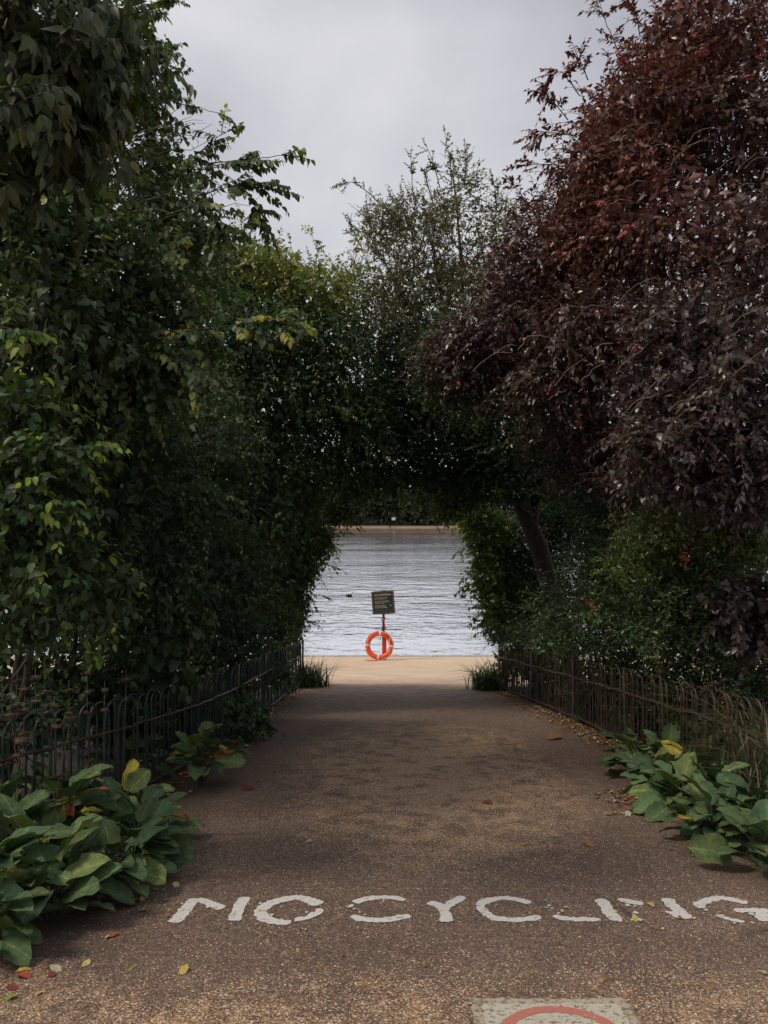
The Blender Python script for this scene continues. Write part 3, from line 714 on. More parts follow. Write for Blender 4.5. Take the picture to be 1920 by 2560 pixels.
# --- left end: bush at the mouth of the tunnel
SP_END = dict(SP_REAR, L=.34, ll=.060, pal=[((.028, .052, .018), 5), ((.045, .078, .022), 4), ((.075, .115, .026), 2)], tip=[(.15, .19, .03)], tipf=.2)
t = Tree('tunnel_bush', 'leafy bush spilling over the far end of the left fence', 'bush', base_at(-2.5, 13.0), SP_END, M_LEAF, 16)
h0 = np.array([-2.3, 13.0, .2]); t.limb([np.array([-2.5, 13.0, gz(13) - .05]), h0], .06, .03)
for (u, v, d, ru, rv, rd, n, cl) in [(740, 1330, 13.0, 105, 90, .7, 300, 0), (700, 1440, 12.8, 100, 100, .7, 320, 0), (660, 1540, 12.2, 105, 85, .7, 280, .05), (610, 1300, 11.6, 120, 120, .8, 280, 0), (590, 1460, 11.0, 120, 130, .8, 300, 0), (735, 1510, 13.4, 45, 80, .4, 90, .1), (800, 1355, 13.2, 45, 50, .4, 70, .1), (770, 1420, 13.2, 40, 40, .4, 60, .1), (640, 1660, 12.0, 90, 70, .5, 130, .05), (705, 1630, 13.9, 60, 50, .35, 70, .05), (735, 1590, 14.0, 40, 50, .3, 50, .1)]:
    t.lobe(u, v, d, ru, rv, rd, n, limb_from=h0, lr=.02, nsub=4, clump=cl)
for (u, v, u2, v2) in [(790, 1340, 858, 1330), (770, 1400, 838, 1418), (740, 1480, 806, 1490), (730, 1540, 778, 1555), (790, 1310, 850, 1290)]:
    t.arch([(u - 60, v, 13), (u, v, 13), (u2, v2, 13)], 9, L=.2)
t.build(blank=before_left)

# --- right: purple-leaved tree
SP_PUR = dict(fillk=1.7, gain=2.6, L=.42, nl=15, ll=.060, wr=.50, phi=.75, droop=.18, ldroop=.22, rows=1, fold=.25, curl=.3, zup=.9, zout=.3, zjit=.5,
              pal=[((.036, .020, .019), 5), ((.050, .026, .022), 4), ((.068, .034, .025), 2), ((.055, .045, .028), 1.6)], tip=[(.13, .022, .022)], tipf=.03, tr=.004)
SP_PURR = dict(SP_PUR, pal=[((.062, .026, .020), 5), ((.085, .036, .025), 3), ((.043, .020, .018), 4), ((.080, .050, .028), 1.5)], tipf=.06)
SP_PURG = dict(SP_PUR, gain=2.1, ll=.066, pal=[((.042, .030, .029), 5), ((.058, .042, .038), 3), ((.036, .024, .023), 4), ((.045, .05, .028), .8)], tipf=.02)
SP_PUR_SHADE = dict(SP_PUR, gain=2.1, pal=[((.034, .019, .018), 5), ((.046, .026, .022), 3), ((.030, .038, .018), 3)], tipf=.02)   # inner boughs: bronze-green mixed in, tint darkened to stand for shade
t = Tree('purple_leaved_tree', 'tall tree with dark purple and red leaves filling the upper right', 'tree', base_at(3.9, 8.4), SP_PUR, M_PURPLE, 21)
tb = np.array([3.9, 8.4, gz(8.4)]); tt_ = np.array([3.5, 8.0, 2.3])
t.limb([tb - [0, 0, .1], [3.8, 8.4, .9], tt_], .14, .09, .05, 9, 9)
for (u, v, d, ru, rv, rd, n, cl, sp) in [(1760, 110, 7.6, 190, 150, 1.0, 420, .05, SP_PURR), (1620, 290, 7.6, 200, 150, 1.0, 480, .0, SP_PURR), (1850, 330, 7.4, 170, 180, 1.0, 380, .2, SP_PUR), (1510, 440, 7.6, 140, 110, .9, 330, .0, SP_PURR), (1640, 560, 7.2, 210, 150, 1.0, 470, .12, SP_PURR), (1480, 620, 7.8, 150, 130, .9, 360, .0, SP_PURR),
                                         (1850, 620, 6.6, 130, 140, .8, 200, .2, SP_PUR), (1330, 680, 8.4, 140, 110, .9, 330, .05, SP_PUR), (1290, 830, 8.6, 190, 110, .9, 420, .05, SP_PUR_SHADE), (1500, 820, 7.6, 190, 120, .9, 420, .05, SP_PUR), (1740, 820, 6.6, 190, 110, .8, 330, .05, SP_PURG), (1180, 900, 9.0, 150, 100, .8, 300, .05, SP_PUR_SHADE), (1400, 950, 8.0, 160, 100, .8, 300, .1, SP_PUR_SHADE),
                                         (1800, 960, 6.2, 170, 120, .7, 290, .0, SP_PURG), (1700, 1090, 6.3, 170, 100, .6, 250, .05, SP_PURG), (1860, 1130, 6.2, 140, 130, .6, 220, .0, SP_PURG), (1640, 960, 6.6, 110, 100, .6, 150, .1, SP_PURG), (1760, 1210, 6.4, 110, 60, .5, 80, .1, SP_PURG), (1620, 1190, 7.2, 130, 70, .4, 70, .28, SP_PURG), (1880, 1265, 6.6, 90, 70, .4, 50, .28, SP_PURG), (1430, 1060, 8.4, 150, 80, .5, 110, .28, SP_PUR_SHADE), (1500, 1180, 8.8, 130, 70, .5, 60, .3, SP_PUR_SHADE),
                                         (2050, 500, 7.6, 180, 600, 1.0, 500, 0, SP_PUR), (1560, 1100, 8.8, 200, 130, .8, 300, .05, SP_PUR_SHADE), (1340, 540, 8.6, 90, 60, .6, 90, .3, SP_PUR)]:
    t.lobe(u, v, d, ru, rv, rd, n, sp, limb_from=tt_, lr=.035, nsub=6, clump=cl, up=.2)
for q in [[(1560, 160, 7.4), (1520, 70, 7.4), (1500, 8, 7.4)], [(1600, 90, 7.4), (1590, 30, 7.4), (1575, -10, 7.4)], [(1450, 240, 7.5), (1400, 170, 7.5), (1352, 215, 7.5)], [(1470, 200, 7.5), (1450, 150, 7.5), (1445, 145, 7.5)], [(1440, 340, 7.5), (1370, 330, 7.5), (1345, 335, 7.5)], [(1440, 420, 7.5), (1370, 410, 7.5), (1318, 412, 7.5)], [(1350, 560, 8.2), (1300, 480, 8.2), (1285, 465, 8.2)], [(1660, 30, 7.4), (1690, -10, 7.4), (1700, -40, 7.4)], [(1420, 300, 7.5), (1380, 250, 7.5), (1365, 240, 7.5)]]:
    t.arch(q, 9, SP_PURR, L=.2)
for k in range(46):
    u = t.rng.uniform(1150, 1880); v = t.rng.uniform(300 if u > 1480 else 760, 1050); d = 6.6 - .9 * (v > 800) + (u < 1450) * 1.2; w = t.rng.uniform(40, 110)
    t.limb([P(u, v, d), P(u + w * .4, v - w * .5, d - .2), P(u + w, v - w * t.rng.uniform(.3, 1.0), d - .2)], .006, .002, .15, 6, 4, True)
t.build(singles=300)

# --- right: hawthorn that leans over the path, grey-olive airy top, low boughs greener and darkened for shade
SP_HAW = dict(gain=2.5, L=.38, nl=14, ll=.043, wr=.62, phi=.9, droop=.05, ldroop=.15, rows=1, jit=.35, zjit=.7,
              pal=[((.046, .056, .028), 4), ((.064, .070, .034), 4), ((.088, .088, .046), 2), ((.10, .07, .035), .6)], tr=.005)
SP_HAWD = dict(SP_HAW, ll=.050, gain=2.2, pal=[((.017, .031, .014), 5), ((.025, .043, .016), 4), ((.047, .062, .02), 1)])  # low boughs: shade under the crown put into a darker leaf tint
t = Tree('hawthorn_tree', 'leaning hawthorn with thin dark trunk and an airy olive green top', 'tree', base_at(3.05, 11.9), SP_HAW, M_LEAF, 22)
tb = np.array([3.05, 11.9, gz(11.9)])
pts = [tb - [0, 0, .1], P(1372, 1450, 11.9), P(1322, 1300, 11.9), P(1245, 1110, 12.0), P(1150, 960, 12.1)]
t.limb(pts, .17, .09, .02, 14, 9)
t.limb([P(1330, 1310, 11.9), P(1350, 1150, 12.1), P(1330, 1000, 12.3), P(1260, 820, 12.4)], .09, .05, .03, 9, 7)
f0 = P(1150, 960, 12.1)
for q in [[(1150, 960), (1110, 800), (1085, 640), (1060, 520)], [(1150, 960), (1080, 860), (1000, 720), (930, 600)], [(1150, 960), (1160, 780), (1150, 600), (1130, 430)], [(1260, 820), (1220, 700), (1190, 560)], [(1110, 800), (1130, 700), (1140, 640)]]:
    t.limb([P(u, v, 12.2 + t.rng.uniform(-.4, .4)) for u, v in q], .04, .012, .06, 9, 5)
for (u, v, d, ru, rv, rd, n, cl, sp) in [(1100, 620, 12.2, 170, 130, 1.0, 440, .42, SP_HAW), (1000, 690, 12.2, 120, 100, .9, 300, .4, SP_HAW), (1180, 700, 12.4, 130, 120, .9, 340, .38, SP_HAW), (1080, 760, 12.2, 180, 110, 1.0, 380, .25, SP_HAW), (960, 810, 12.2, 140, 100, .9, 320, .25, SP_HAW), (1240, 560, 12.6, 80, 70, .6, 140, .45, SP_HAW),
                                         (1060, 540, 12.2, 110, 70, .8, 220, .42, SP_HAW), (1150, 480, 12.2, 60, 90, .6, 140, .45, SP_HAW), (960, 560, 12.2, 80, 60, .6, 140, .45, SP_HAW), (900, 700, 12.0, 60, 60, .5, 70, .3, SP_HAW),
                                         (1050, 900, 12.0, 190, 100, 1.0, 420, .08, SP_HAWD), (1000, 1010, 12.0, 170, 90, 1.0, 400, .1, SP_HAWD), (1180, 1010, 11.8, 170, 110, 1.0, 420, .15, SP_HAWD), (1090, 1110, 12.0, 160, 80, .9, 400, .05, SP_HAWD), (1250, 1140, 11.8, 140, 90, .9, 330, .05, SP_HAWD), (1080, 1190, 12.2, 110, 50, .7, 200, .1, SP_HAWD), (1180, 1220, 12.2, 100, 60, .7, 230, .05, SP_HAWD), (1380, 1080, 11.6, 150, 120, .9, 330, .15, SP_HAWD), (1560, 1180, 11.0, 230, 130, .8, 260, .05, SP_HAWD), (1800, 1230, 9.6, 200, 110, .7, 200, .05, SP_HAWD), (1440, 1230, 13.4, 150, 90, .6, 220, .05, SP_HAWD), (1300, 1205, 11.5, 90, 60, .4, 150, .05, SP_HAWD), (1120, 1262, 12.9, 55, 40, .4, 80, .1, SP_HAWD), (1150, 960, 9.4, 130, 80, .5, 90, .2, SP_HAWD), (1270, 1010, 9.0, 120, 70, .5, 80, .22, SP_HAWD), (1120, 850, 9.8, 90, 80, .5, 70, .25, SP_HAWD), (1400, 1130, 9.6, 130, 80, .5, 90, .2, SP_HAWD)]:
    t.lobe(u, v, d, ru, rv, rd, n, sp, clump=cl, up=.25, freq=1.8)
for q in [[(1130, 480), (1125, 400), (1112, 330)], [(1160, 470), (1165, 430), (1162, 365)], [(1100, 470), (1085, 410), (1068, 370)], [(1040, 540), (1030, 460), (1028, 395)], [(1000, 560), (930, 490), (885, 450), (848, 462)], [(960, 600), (920, 560), (913, 530)], [(905, 620), (885, 580), (870, 555)], [(1240, 540), (1240, 480), (1232, 450)], [(1080, 500), (1060, 430), (1090, 420)], [(960, 660), (930, 620), (915, 560)]]:
    t.arch([(u, v, 12.2) for u, v in q], 12, SP_HAW, r=.01, L=.16)
for q in [[(1070, 1190), (1050, 1235), (1035, 1262)], [(1110, 1200), (1105, 1250), (1085, 1280)], [(1000, 1190), (1000, 1230), (1010, 1258)], [(1140, 1230), (1125, 1275), (1118, 1300)], [(920, 1190), (925, 1235), (915, 1262)], [(870, 1210), (885, 1255), (880, 1290)]]:
    t.arch([(u, v, 12.6) for u, v in q], 11, dict(SP_HAW, ll=.055, pal=[((.05, .07, .02), 3), ((.075, .09, .022), 2)]), r=.008, L=.16)  # hanging tips: backlight painted in as a lighter yellow-green
t.build()

# --- right: firethorn hedge behind the fence, with orange berries
SP_PYR = dict(gain=1.9, L=.30, nl=12, ll=.040, wr=.42, phi=.9, droop=.05, ldroop=.1, rows=1, zjit=.6, jit=.35,
              pal=[((.022, .044, .017), 5), ((.036, .066, .020), 4), ((.065, .10, .025), 2)], tip=[(.11, .15, .03)], tipf=.12, tr=.003)
SP_PYRL = dict(SP_PYR, pal=[((.06, .085, .024), 4), ((.09, .115, .028), 3), ((.036, .06, .02), 3)])
t = Tree('firethorn_hedge', 'small-leaved green hedge with orange berry clusters behind the right fence', 'hedge', base_at(3.9, 9.0), SP_PYR, M_GLOSS, 23)
h0 = np.array([3.8, 9.0, .2])
for k in range(5): t.limb([np.array([3.6 + .25 * k, 7.6 + .7 * k, gz(9) - .05]), h0 + [.1 * k, 0, .2]], .04, .02)
for (u, v, d, ru, rv, rd, n, cl, sp) in [(1720, 1320, 7.4, 200, 80, .7, 420, .05, SP_PYRL), (1880, 1340, 7.0, 110, 100, .6, 220, .05, SP_PYRL), (1620, 1400, 8.0, 130, 90, .7, 300, .1, SP_PYRL), (1530, 1390, 9.4, 130, 110, .8, 380, .05, SP_PYR), (1460, 1520, 10.2, 160, 90, .8, 420, .15, SP_PYR), (1580, 1520, 8.8, 160, 90, .7, 420, .15, SP_PYR), (1740, 1460, 7.6, 160, 100, .7, 380, .1, SP_PYR), (1700, 1580, 7.8, 170, 80, .6, 320, .2, SP_PYR), (1860, 1560, 7.2, 130, 110, .6, 260, .1, SP_PYR), (1480, 1610, 9.6, 180, 60, .6, 300, .2, SP_PYR), (1430, 1300, 12.9, 130, 90, .6, 260, .1, SP_PYR), (1330, 1600, 11.6, 110, 60, .6, 200, .2, SP_PYR), (1330, 1420, 13.0, 120, 150, .5, 380, .1, SP_PYR), (1560, 1270, 9.0, 160, 60, .7, 250, .1, SP_PYR),
                                         (1380, 1680, 11.4, 160, 70, .5, 160, .1, SP_PYR), (1560, 1700, 9.4, 180, 90, .5, 170, .1, SP_PYR), (1760, 1700, 8.0, 180, 90, .5, 150, .1, SP_PYR), (1930, 1700, 7.2, 120, 120, .5, 120, .1, SP_PYR), (1700, 1450, 10.6, 330, 230, .5, 250, .0, SP_PYR),
                                         (1480, 1750, 10.4, 140, 60, .35, 110, .05, SP_PYR), (1350, 1720, 12.0, 110, 50, .35, 90, .05, SP_PYR), (1640, 1780, 8.8, 140, 70, .35, 100, .05, SP_PYR), (1800, 1790, 7.8, 130, 80, .35, 90, .05, SP_PYR)]:
    t.lobe(u, v, d, ru, rv, rd, n, sp, limb_from=h0, lr=.018, nsub=4, clump=cl, freq=1.8)
root = t.build(singles=0, blank=before_right)
m_berry = simple('orange_berry', (.50, .075, .02), .35, .4, 40, 0)
mb = MB(); mb.lathe([(0.0005, -.006), (.0045, -.004), (.006, 0), (.0045, .004), (.0005, .006)], 6); berry_me = None
rng = np.random.default_rng(5)
for (u, v, d, n, sp_) in [(1713, 1395, 6.75, 26, 16), (1585, 1312, 8.3, 14, 12), (1370, 1330, 9.9, 14, 12), (1478, 1510, 8.1, 18, 12), (1545, 1290, 8.6, 10, 12), (1630, 1300, 7.6, 8, 10), (1770, 1440, 6.9, 7, 10), (1440, 1290, 9.6, 8, 10)]:
    bm_ = MB(); c = P(u, v, d) - t.base
    for k in range(n):
        q = rng.normal(0, 1, 3) * np.array([sp_ * .6, 10, sp_ * 1.1]) / FPX * d * .8
        sc = rng.uniform(.9, 1.5); b0 = len(bm_.v)
        bm_.add([tuple(np.array(p) * sc + c + q) for p in mb.v], mb.f)
    bm_.build('berry_cluster', m_berry, root, smooth=True)

# --- right: shrub at the mouth of the tunnel, backlight put into its brighter leaf tint
SP_EXIT = dict(SP_REAR, gain=2.1, L=.34, ll=.066, wr=.60, ldroop=.8, pal=[((.045, .075, .020), 4), ((.075, .115, .024), 4), ((.12, .15, .03), 2)], tip=[(.22, .25, .04), (.17, .21, .035)], tipf=.35)
t = Tree('lakeside_shrub', 'yellow-green shrub at the far end of the right fence beside the water', 'shrub', base_at(2.7, 13.6), SP_EXIT, M_LEAF, 24)
h0 = np.array([2.5, 13.5, .2]); t.limb([np.array([2.7, 13.6, gz(13.6) - .05]), h0], .05, .03)
for (u, v, d, ru, rv, rd, n, cl) in [(1225, 1330, 13.4, 75, 75, .5, 170, .05), (1240, 1430, 13.2, 75, 80, .5, 190, .05), (1255, 1530, 13.0, 70, 80, .5, 180, .05), (1280, 1600, 12.8, 60, 50, .4, 90, .1), (1190, 1285, 13.4, 60, 40, .4, 70, .1), (1330, 1500, 13.2, 80, 120, .4, 190, .05), (1285, 1650, 13.9, 60, 50, .3, 60, .05), (1340, 1660, 13.2, 70, 50, .3, 60, .05)]:
    t.lobe(u, v, d, ru, rv, rd, n, limb_from=h0, lr=.015, nsub=4, clump=cl)
for (u, v, u2, v2) in [(1200, 1300, 1150, 1285), (1190, 1320, 1118, 1290), (1190, 1400, 1160, 1440), (1200, 1450, 1158, 1470), (1210, 1520, 1190, 1545), (1250, 1590, 1212, 1620), (1200, 1350, 1150, 1375)]:
    t.arch([(u + 40, v, 13.3), (u, v, 13.3), (u2, v2, 13.2)], 6, L=.16)
t.build(blank=before_right)
# smoke-grey shrub low at the right edge
t = Tree('dusky_shrub', 'low dusky purple-grey shrub at the right picture edge above the grass', 'shrub', base_at(3.6, 6.4), dict(SP_PURG, ll=.08, wr=.6, gain=1.1), M_PURPLE, 25)
for (u, v, d, ru, rv, rd, n) in [(1870, 1490, 6.6, 90, 60, .35, 36), (1830, 1560, 6.7, 70, 50, .35, 26), (1950, 1560, 6.4, 70, 80, .4, 40)]:
    t.lobe(u, v, d, ru, rv, rd, n, limb_from=np.array([3.6, 6.4, gz(6.4)]), lr=.012, nsub=3)
t.build()

# --- the wood on the far shore: single trees
SP_FAR = dict(L=1.1, nl=6, ll=.62, wr=.7, phi=.9, droop=.2, ldroop=.3, rows=1, jit=.4, zjit=.7,
              pal=[((.020, .036, .017), 5), ((.030, .050, .022), 4), ((.05, .068, .03), 1.5)], tr=.02)
FARL = ['broad dark tree on the far shore behind the white notice', 'pale green tree on the far shore right of the white notice', 'dark tree on the far shore left of the white notice']
rng = np.random.default_rng(8)
k = 0
for x in [-62, -52, -43, -35, -27.5, -20, -13, -6, .8, 7.4, 14, 21, 29, 37, 46, 56]:
    y = FB + 8.0 + rng.uniform(-.8, 2.0); h = rng.uniform(13, 16)
    pal = [((.036, .052, .030), 4), ((.05, .068, .036), 3)] if k in (5, 9, 12) else SP_FAR['pal']
    if abs(x - .8) < .1: lab = 'broad dark tree on the far shore behind the white notice'; g_ = None
    elif abs(x - 7.4) < .1: lab = 'paler green tree on the far shore just right of the white notice'; g_ = None
    elif abs(x + 6) < .1: lab = 'dark tree on the far shore just left of the white notice'; g_ = None
    else: lab = 'tree in the dark row along the far shore away from the notice'; g_ = 'trees along the far shore'
    t = Tree('shore_tree', lab, 'tree', (x, y, WATER_Z + .95), dict(SP_FAR, pal=pal, gain=1.2), M_LEAF, 100 + k, g_)
    b0 = np.array([x, y, WATER_Z + .9]); c0 = b0 + [0, 0, h * .35]
    t.limb([b0, c0, b0 + [.3, 0, h * .7]], .28, .12, .04, 6, 6)
    for (dx, dz, rx, rz, n) in [(0, .3, 5.0, .22, 60), (-1.6, .55, 4.2, .22, 30), (1.7, .6, 4.2, .22, 30), (0, .8, 3.6, .2, 20), (0, .08, 5.2, .10, 60), (0, .17, 5.2, .12, 60)]:
        q = unit(rng.normal(0, 1, (n, 3))); rad = np.array([rx, 2.6, rz * h]); rr = .6 + .4 * rng.random(n)
        c = b0 + [dx, 0, dz * h]; p = c + q * rad * rr[:, None]; p[:, 2] = np.maximum(p[:, 2], WATER_Z + .8)
        t.sprays(p, unit(q + rng.normal(0, .5, q.shape)), unit(q))
    nf = 700; q = unit(rng.normal(0, 1, (nf, 3))) * np.array([5.4, 2.4, h * .42]) * (rng.random((nf, 1)) ** .4); q += b0 + [0, 0, h * .44]; q[:, 2] = np.maximum(q[:, 2], WATER_Z + 1.3 + rng.random(nf))
    t.fp.append(q); t.fs.append(rng.uniform(1.0, 1.8, nf)); t.fc.append(np.tile(np.array(pal[0][0]), (nf, 1)) * rng.uniform(.7, 1.3, (nf, 1)))
    t.build(); k += 1
# notice board on the far shore
mb = MB(); cx = P(984, 1297, FB + 3.2)
root = empty('far_notice', (float(cx[0]), FB + 3.2, WATER_Z + .5), 'small white notice board on posts across the lake', 'sign')
b = MB(); b.box((0, 0, cx[2] - WATER_Z - .5), (.45, .02, .34), None, .006); b.build('board', simple('white_board', (.75, .75, .74), .5, .08, 5, 0), root)
b = MB(); b.box((0, -.024, cx[2] - WATER_Z - .55), (.30, .003, .02)); b.box((0, -.024, cx[2] - WATER_Z - .42), (.34, .003, .03)); b.build('print', simple('grey_print', (.25, .28, .3), .6, .1, 5, 0), root)
for s_ in (-1, 1):
    b = MB(); b.box((s_ * .36, .05, (cx[2] - WATER_Z - .2) / 2 - .2), (.03, .03, (cx[2] - WATER_Z - .2) / 2), None, .005); b.build('post', M_BARK, root)

# ------------------------------------------------------------------ iron fences with interlaced bow tops
def hoop_mesh():
    mb = MB(); r = .105; pts = [(-r, 0, -.04), (-r, 0, .35), (-r, 0, .70)]
    for k in range(1, 9):
        a = math.pi * (1 - k / 9); pts.append((r * math.cos(a), 0, .72 + r * 1.05 * math.sin(a)))
    pts += [(r, 0, .70), (r, 0, .35), (r, 0, -.04)]
    mb.tube(pts, .0085, 6, False)
    me = bpy.data.meshes.new('hoop'); me.from_pydata(mb.v, [], mb.f); me.polygons.foreach_set('use_smooth', [True] * len(me.polygons)); me.update(); return me
def fence(posts, label, m_bar, m_rail, m_post, skip_first, inward):
    x0, y0 = posts[0]; root = empty('iron_fence', (x0, y0, gz(y0)), label, 'fence', None)
    hm = hoop_mesh(); hm.materials.append(m_bar); O = Vector((x0, y0, gz(y0)))
    rg = random.Random(3)
    for i, (x, y) in enumerate(posts):
        mb = MB(); mb.box((0, 0, .40), (.030, .014, .455), None, .004); p = mb.build('post', m_post, root)
        nx, ny = posts[min(i + 1, len(posts) - 1)]; px, py = posts[max(i - 1, 0)]
        p.location = Vector((x, y, gz(y))) - O; p.rotation_euler = (rg.uniform(-.02, .02), rg.uniform(-.02, .02), math.atan2(ny - py, nx - px))
    for i in range(len(posts) - 1):
        a = Vector((*posts[i], gz(posts[i][1]))); b = Vector((*posts[i + 1], gz(posts[i + 1][1]))); dv = b - a; L = dv.length; n = round(L / .145)
        ang = math.atan2(dv.y, dv.x)
        for k in range(n):
            c = a + dv * ((k + .5) / n); o = bpy.data.objects.new('hoop', hm); COL.objects.link(o); o.parent = root
            nrm = Vector((-math.sin(ang), math.cos(ang), 0)) * (.007 if k % 2 else -.007)
            o.location = c + nrm - O; o.rotation_euler = (rg.gauss(0, .018), rg.gauss(0, .012), ang + rg.gauss(0, .05)); o.scale = (1, 1, rg.uniform(.985, 1.015))
        for hgt, nm, rr in ((.585, 'top_rail', .013), (.07, 'bottom_rail', .013)):
            mb = MB(); pts = []
            off = Vector((math.sin(ang), -math.cos(ang), 0)) * (.016 * inward)
            for k in range(9): pts.append(a + dv * (k / 8) * .998 + dv * .001 + Vector((0, 0, hgt + (0 if k in (0, 8) else rg.gauss(0, .005)))) + off - O)
            mb.tube(pts, rr, 5); mb.build(nm, m_rail, root)
    return root
fence(LEFT_POSTS, 'dark green bow-topped iron fence along the left of the path', M_IRON_GREEN, M_RAIL_RUST, M_IRON_GREEN, 0, 1)
fence(RIGHT_POSTS, 'rusty brown bow-topped iron fence along the right of the path', M_IRON_RUST, M_RAIL_RUST, M_IRON_RUST, 0, -1)
# ------------------------------------------------------------------ broad-leaved plants in front of the fences
def broad_leaf_mesh(seed, col, wr=.56, curl=.35, wave=.035, spot=None):
    rg = np.random.default_rng(seed); rows = 9; cols = [-1, -.55, 0, .55, 1]
    V = []; T = []; C = []; a, b = .42, .58; pk = a / (a + b); nm = pk ** a * (1 - pk) ** b
    ph = rg.uniform(0, 6, 4); bend = rg.normal(0, .12)
    for i in range(rows + 1):
        q = .015 + .985 * i / rows; w = .5 * wr * (max(q, .02) ** a * max(1 - q, .0) ** b) / nm
        w *= 1 + .07 * math.sin(q * 17 + ph[0])
        for s_ in cols:
            z = -curl * q * q + .30 * w * (abs(s_) ** 1.4) + wave * math.sin(q * 11 + ph[1] + (2.2 if s_ > 0 else 0)) * abs(s_) ** 2 + .012 * math.sin(q * 26 + ph[2] + s_ * 3)
            V.append((s_ * w + bend * q * q, q, z))
            cc = np.array(col) * (1.25 if s_ == 0 else 1.0) * (1 + rg.normal(0, .06))
            if spot is not None and q > .62 + .2 * rg.random(): cc = np.array(spot)
            C.append(cc)
    n = len(cols)
    for i in range(rows):
        for k in range(n - 1): T += [(i * n + k, i * n + k + 1, i * n + n + k + 1), (i * n + k, i * n + n + k + 1, i * n + n + k)]
    # stalk
    me = mesh_np('leaf', np.array(V), np.array(T), np.array(C)); me.materials.append(M_BROAD); return me
BG = [(.075, .125, .055), (.090, .142, .060), (.060, .105, .052), (.115, .155, .055)]
BROAD = [broad_leaf_mesh(i, BG[i % 4], .58 + .05 * (i % 4), .15 + .10 * (i % 5), .02 + .012 * (i % 4)) for i in range(16)]
BROAD_Y = [broad_leaf_mesh(40, (.34, .30, .06), .55, .45, .04, (.22, .07, .03)), broad_leaf_mesh(41, (.36, .31, .05), .45, .3, .05), broad_leaf_mesh(42, (.15, .20, .05), .5, .5, .04), broad_leaf_mesh(43, (.33, .11, .035), .45, .5, .08, (.25, .06, .02))]
M_STALK = simple('leaf_stalk', (.06, .075, .035), .6, .3, 20, 0)
def broad_plant(x, y, label, group, seed, n=11, ll=.22, yellow=0, tall=.0, away=None, spread=1.0):
    rg = random.Random(seed); root = empty('broad_leaved_plant', (x, y, gz(y)), label, 'plant', group)
    for k in range(n):
        az = 2 * math.pi * (k * .382 + rg.uniform(-.06, .06)); lay = k / n
        if away is not None and rg.random() < .55: az = away + rg.gauss(0, .8)
        el = R(4 + 50 * lay + rg.uniform(-16, 16)) + tall * .4      # outer leaves lie low, inner ones stand
        st = (.05 + .14 * (1 - lay) * spread) * rg.uniform(.7, 1.25); hz = .015 + .16 * lay * rg.uniform(.6, 1.3) + tall * rg.uniform(.3, 1)
        L = ll * rg.uniform(.72, 1.2)
        st_p = Vector((math.cos(az) * st, math.sin(az) * st, hz + .05))
        me = rg.choice(BROAD)
        if yellow and k in (yellow, yellow + 2, yellow + 4, yellow + 5, yellow + 7): me = BROAD_Y[(k + seed) % 4]
        elif rg.random() < .035: me = BROAD_Y[rg.randrange(4)]
        o = bpy.data.objects.new('leaf', me); COL.objects.link(o); o.parent = root
        Yd = Vector((math.cos(az) * math.cos(el), math.sin(az) * math.cos(el), math.sin(el))) ; Xd = Vector((math.sin(az), -math.cos(az), 0)); roll = rg.gauss(0, .35)
        Zd = Xd.cross(Yd).normalized(); Xr = Xd * math.cos(roll) + Zd * math.sin(roll); Zr = Xr.cross(Yd).normalized()
        Mx = Matrix.Identity(4)
        for r_ in range(3): Mx[r_][0] = Xr[r_] * L; Mx[r_][1] = Yd[r_] * L; Mx[r_][2] = Zr[r_] * L; Mx[r_][3] = st_p[r_]
        o.matrix_local = Mx
        # never below the ground: lift leaves whose tips would sink
        low = 1e9
        for v in me.vertices:
            w = Mx @ v.co; low = min(low, w.z - (gz(y + w.y) - gz(y)))
        if low < .012: o.location.z += .012 - low
        s_ = MB(); e = Vector(o.location) ; s_.tube([(0, 0, -.01), (e.x * .5, e.y * .5, e.z * .65), tuple(e)], [.006, .005, .004], 5, False); s_.build('stalk', M_STALK, root, smooth=True)
    return root
LG = 'leafy clump at the left path edge'
rg = random.Random(9)
left_spots = [(-2.20, 5.35), (-1.78, 5.25), (-2.02, 4.9), (-1.60, 4.95), (-2.28, 4.55), (-1.86, 4.5), (-1.52, 4.55), (-1.98, 4.2), (-1.70, 4.02), (-2.0, 3.8), (-1.68, 3.78), (-2.1, 3.5), (-1.78, 3.48), (-1.52, 4.2)]
for i, (x, y) in enumerate(left_spots):
    lab = 'large-leaved green plant in the clump left of the painted words'; g_ = LG; ye = 0
    if i == 2: lab = 'large-leaved plant with yellow withering leaves beside the left fence'; g_ = None; ye = 3
    if i == 7: lab = 'large-leaved plant with an orange dead leaf at the left picture edge'; g_ = None; ye = 5
    broad_plant(x + rg.uniform(-.05, .05), y + rg.uniform(-.06, .06), lab, g_, 200 + i, 17, .215, ye, .22 if x < -1.9 else .05, away=-.3)
broad_plant(-1.56, 6.55, 'lone large-leaved plant against the left fence beyond the big clump', None, 231, 24, .215, 9, .22, away=-.6, spread=.7)
right_spots = [(2.52, 7.9), (2.62, 7.1), (2.36, 6.9), (2.62, 6.45), (2.30, 6.35), (2.50, 5.9), (2.22, 5.75), (2.62, 5.4), (2.32, 5.25), (2.16, 5.0), (2.48, 4.85), (2.28, 4.6)]
for i, (x, y) in enumerate(right_spots):
    lab = 'large-leaved green plant in the clump along the right fence'; g_ = 'leafy clump along the right fence'
    if i == 0: lab = 'small grey-green plant standing apart where the right leafy clump begins'; g_ = None
    broad_plant(x, y, lab, g_, 300 + i, 6 if i == 0 else 17, .215 if i else .2, 0, .04, away=3.4)
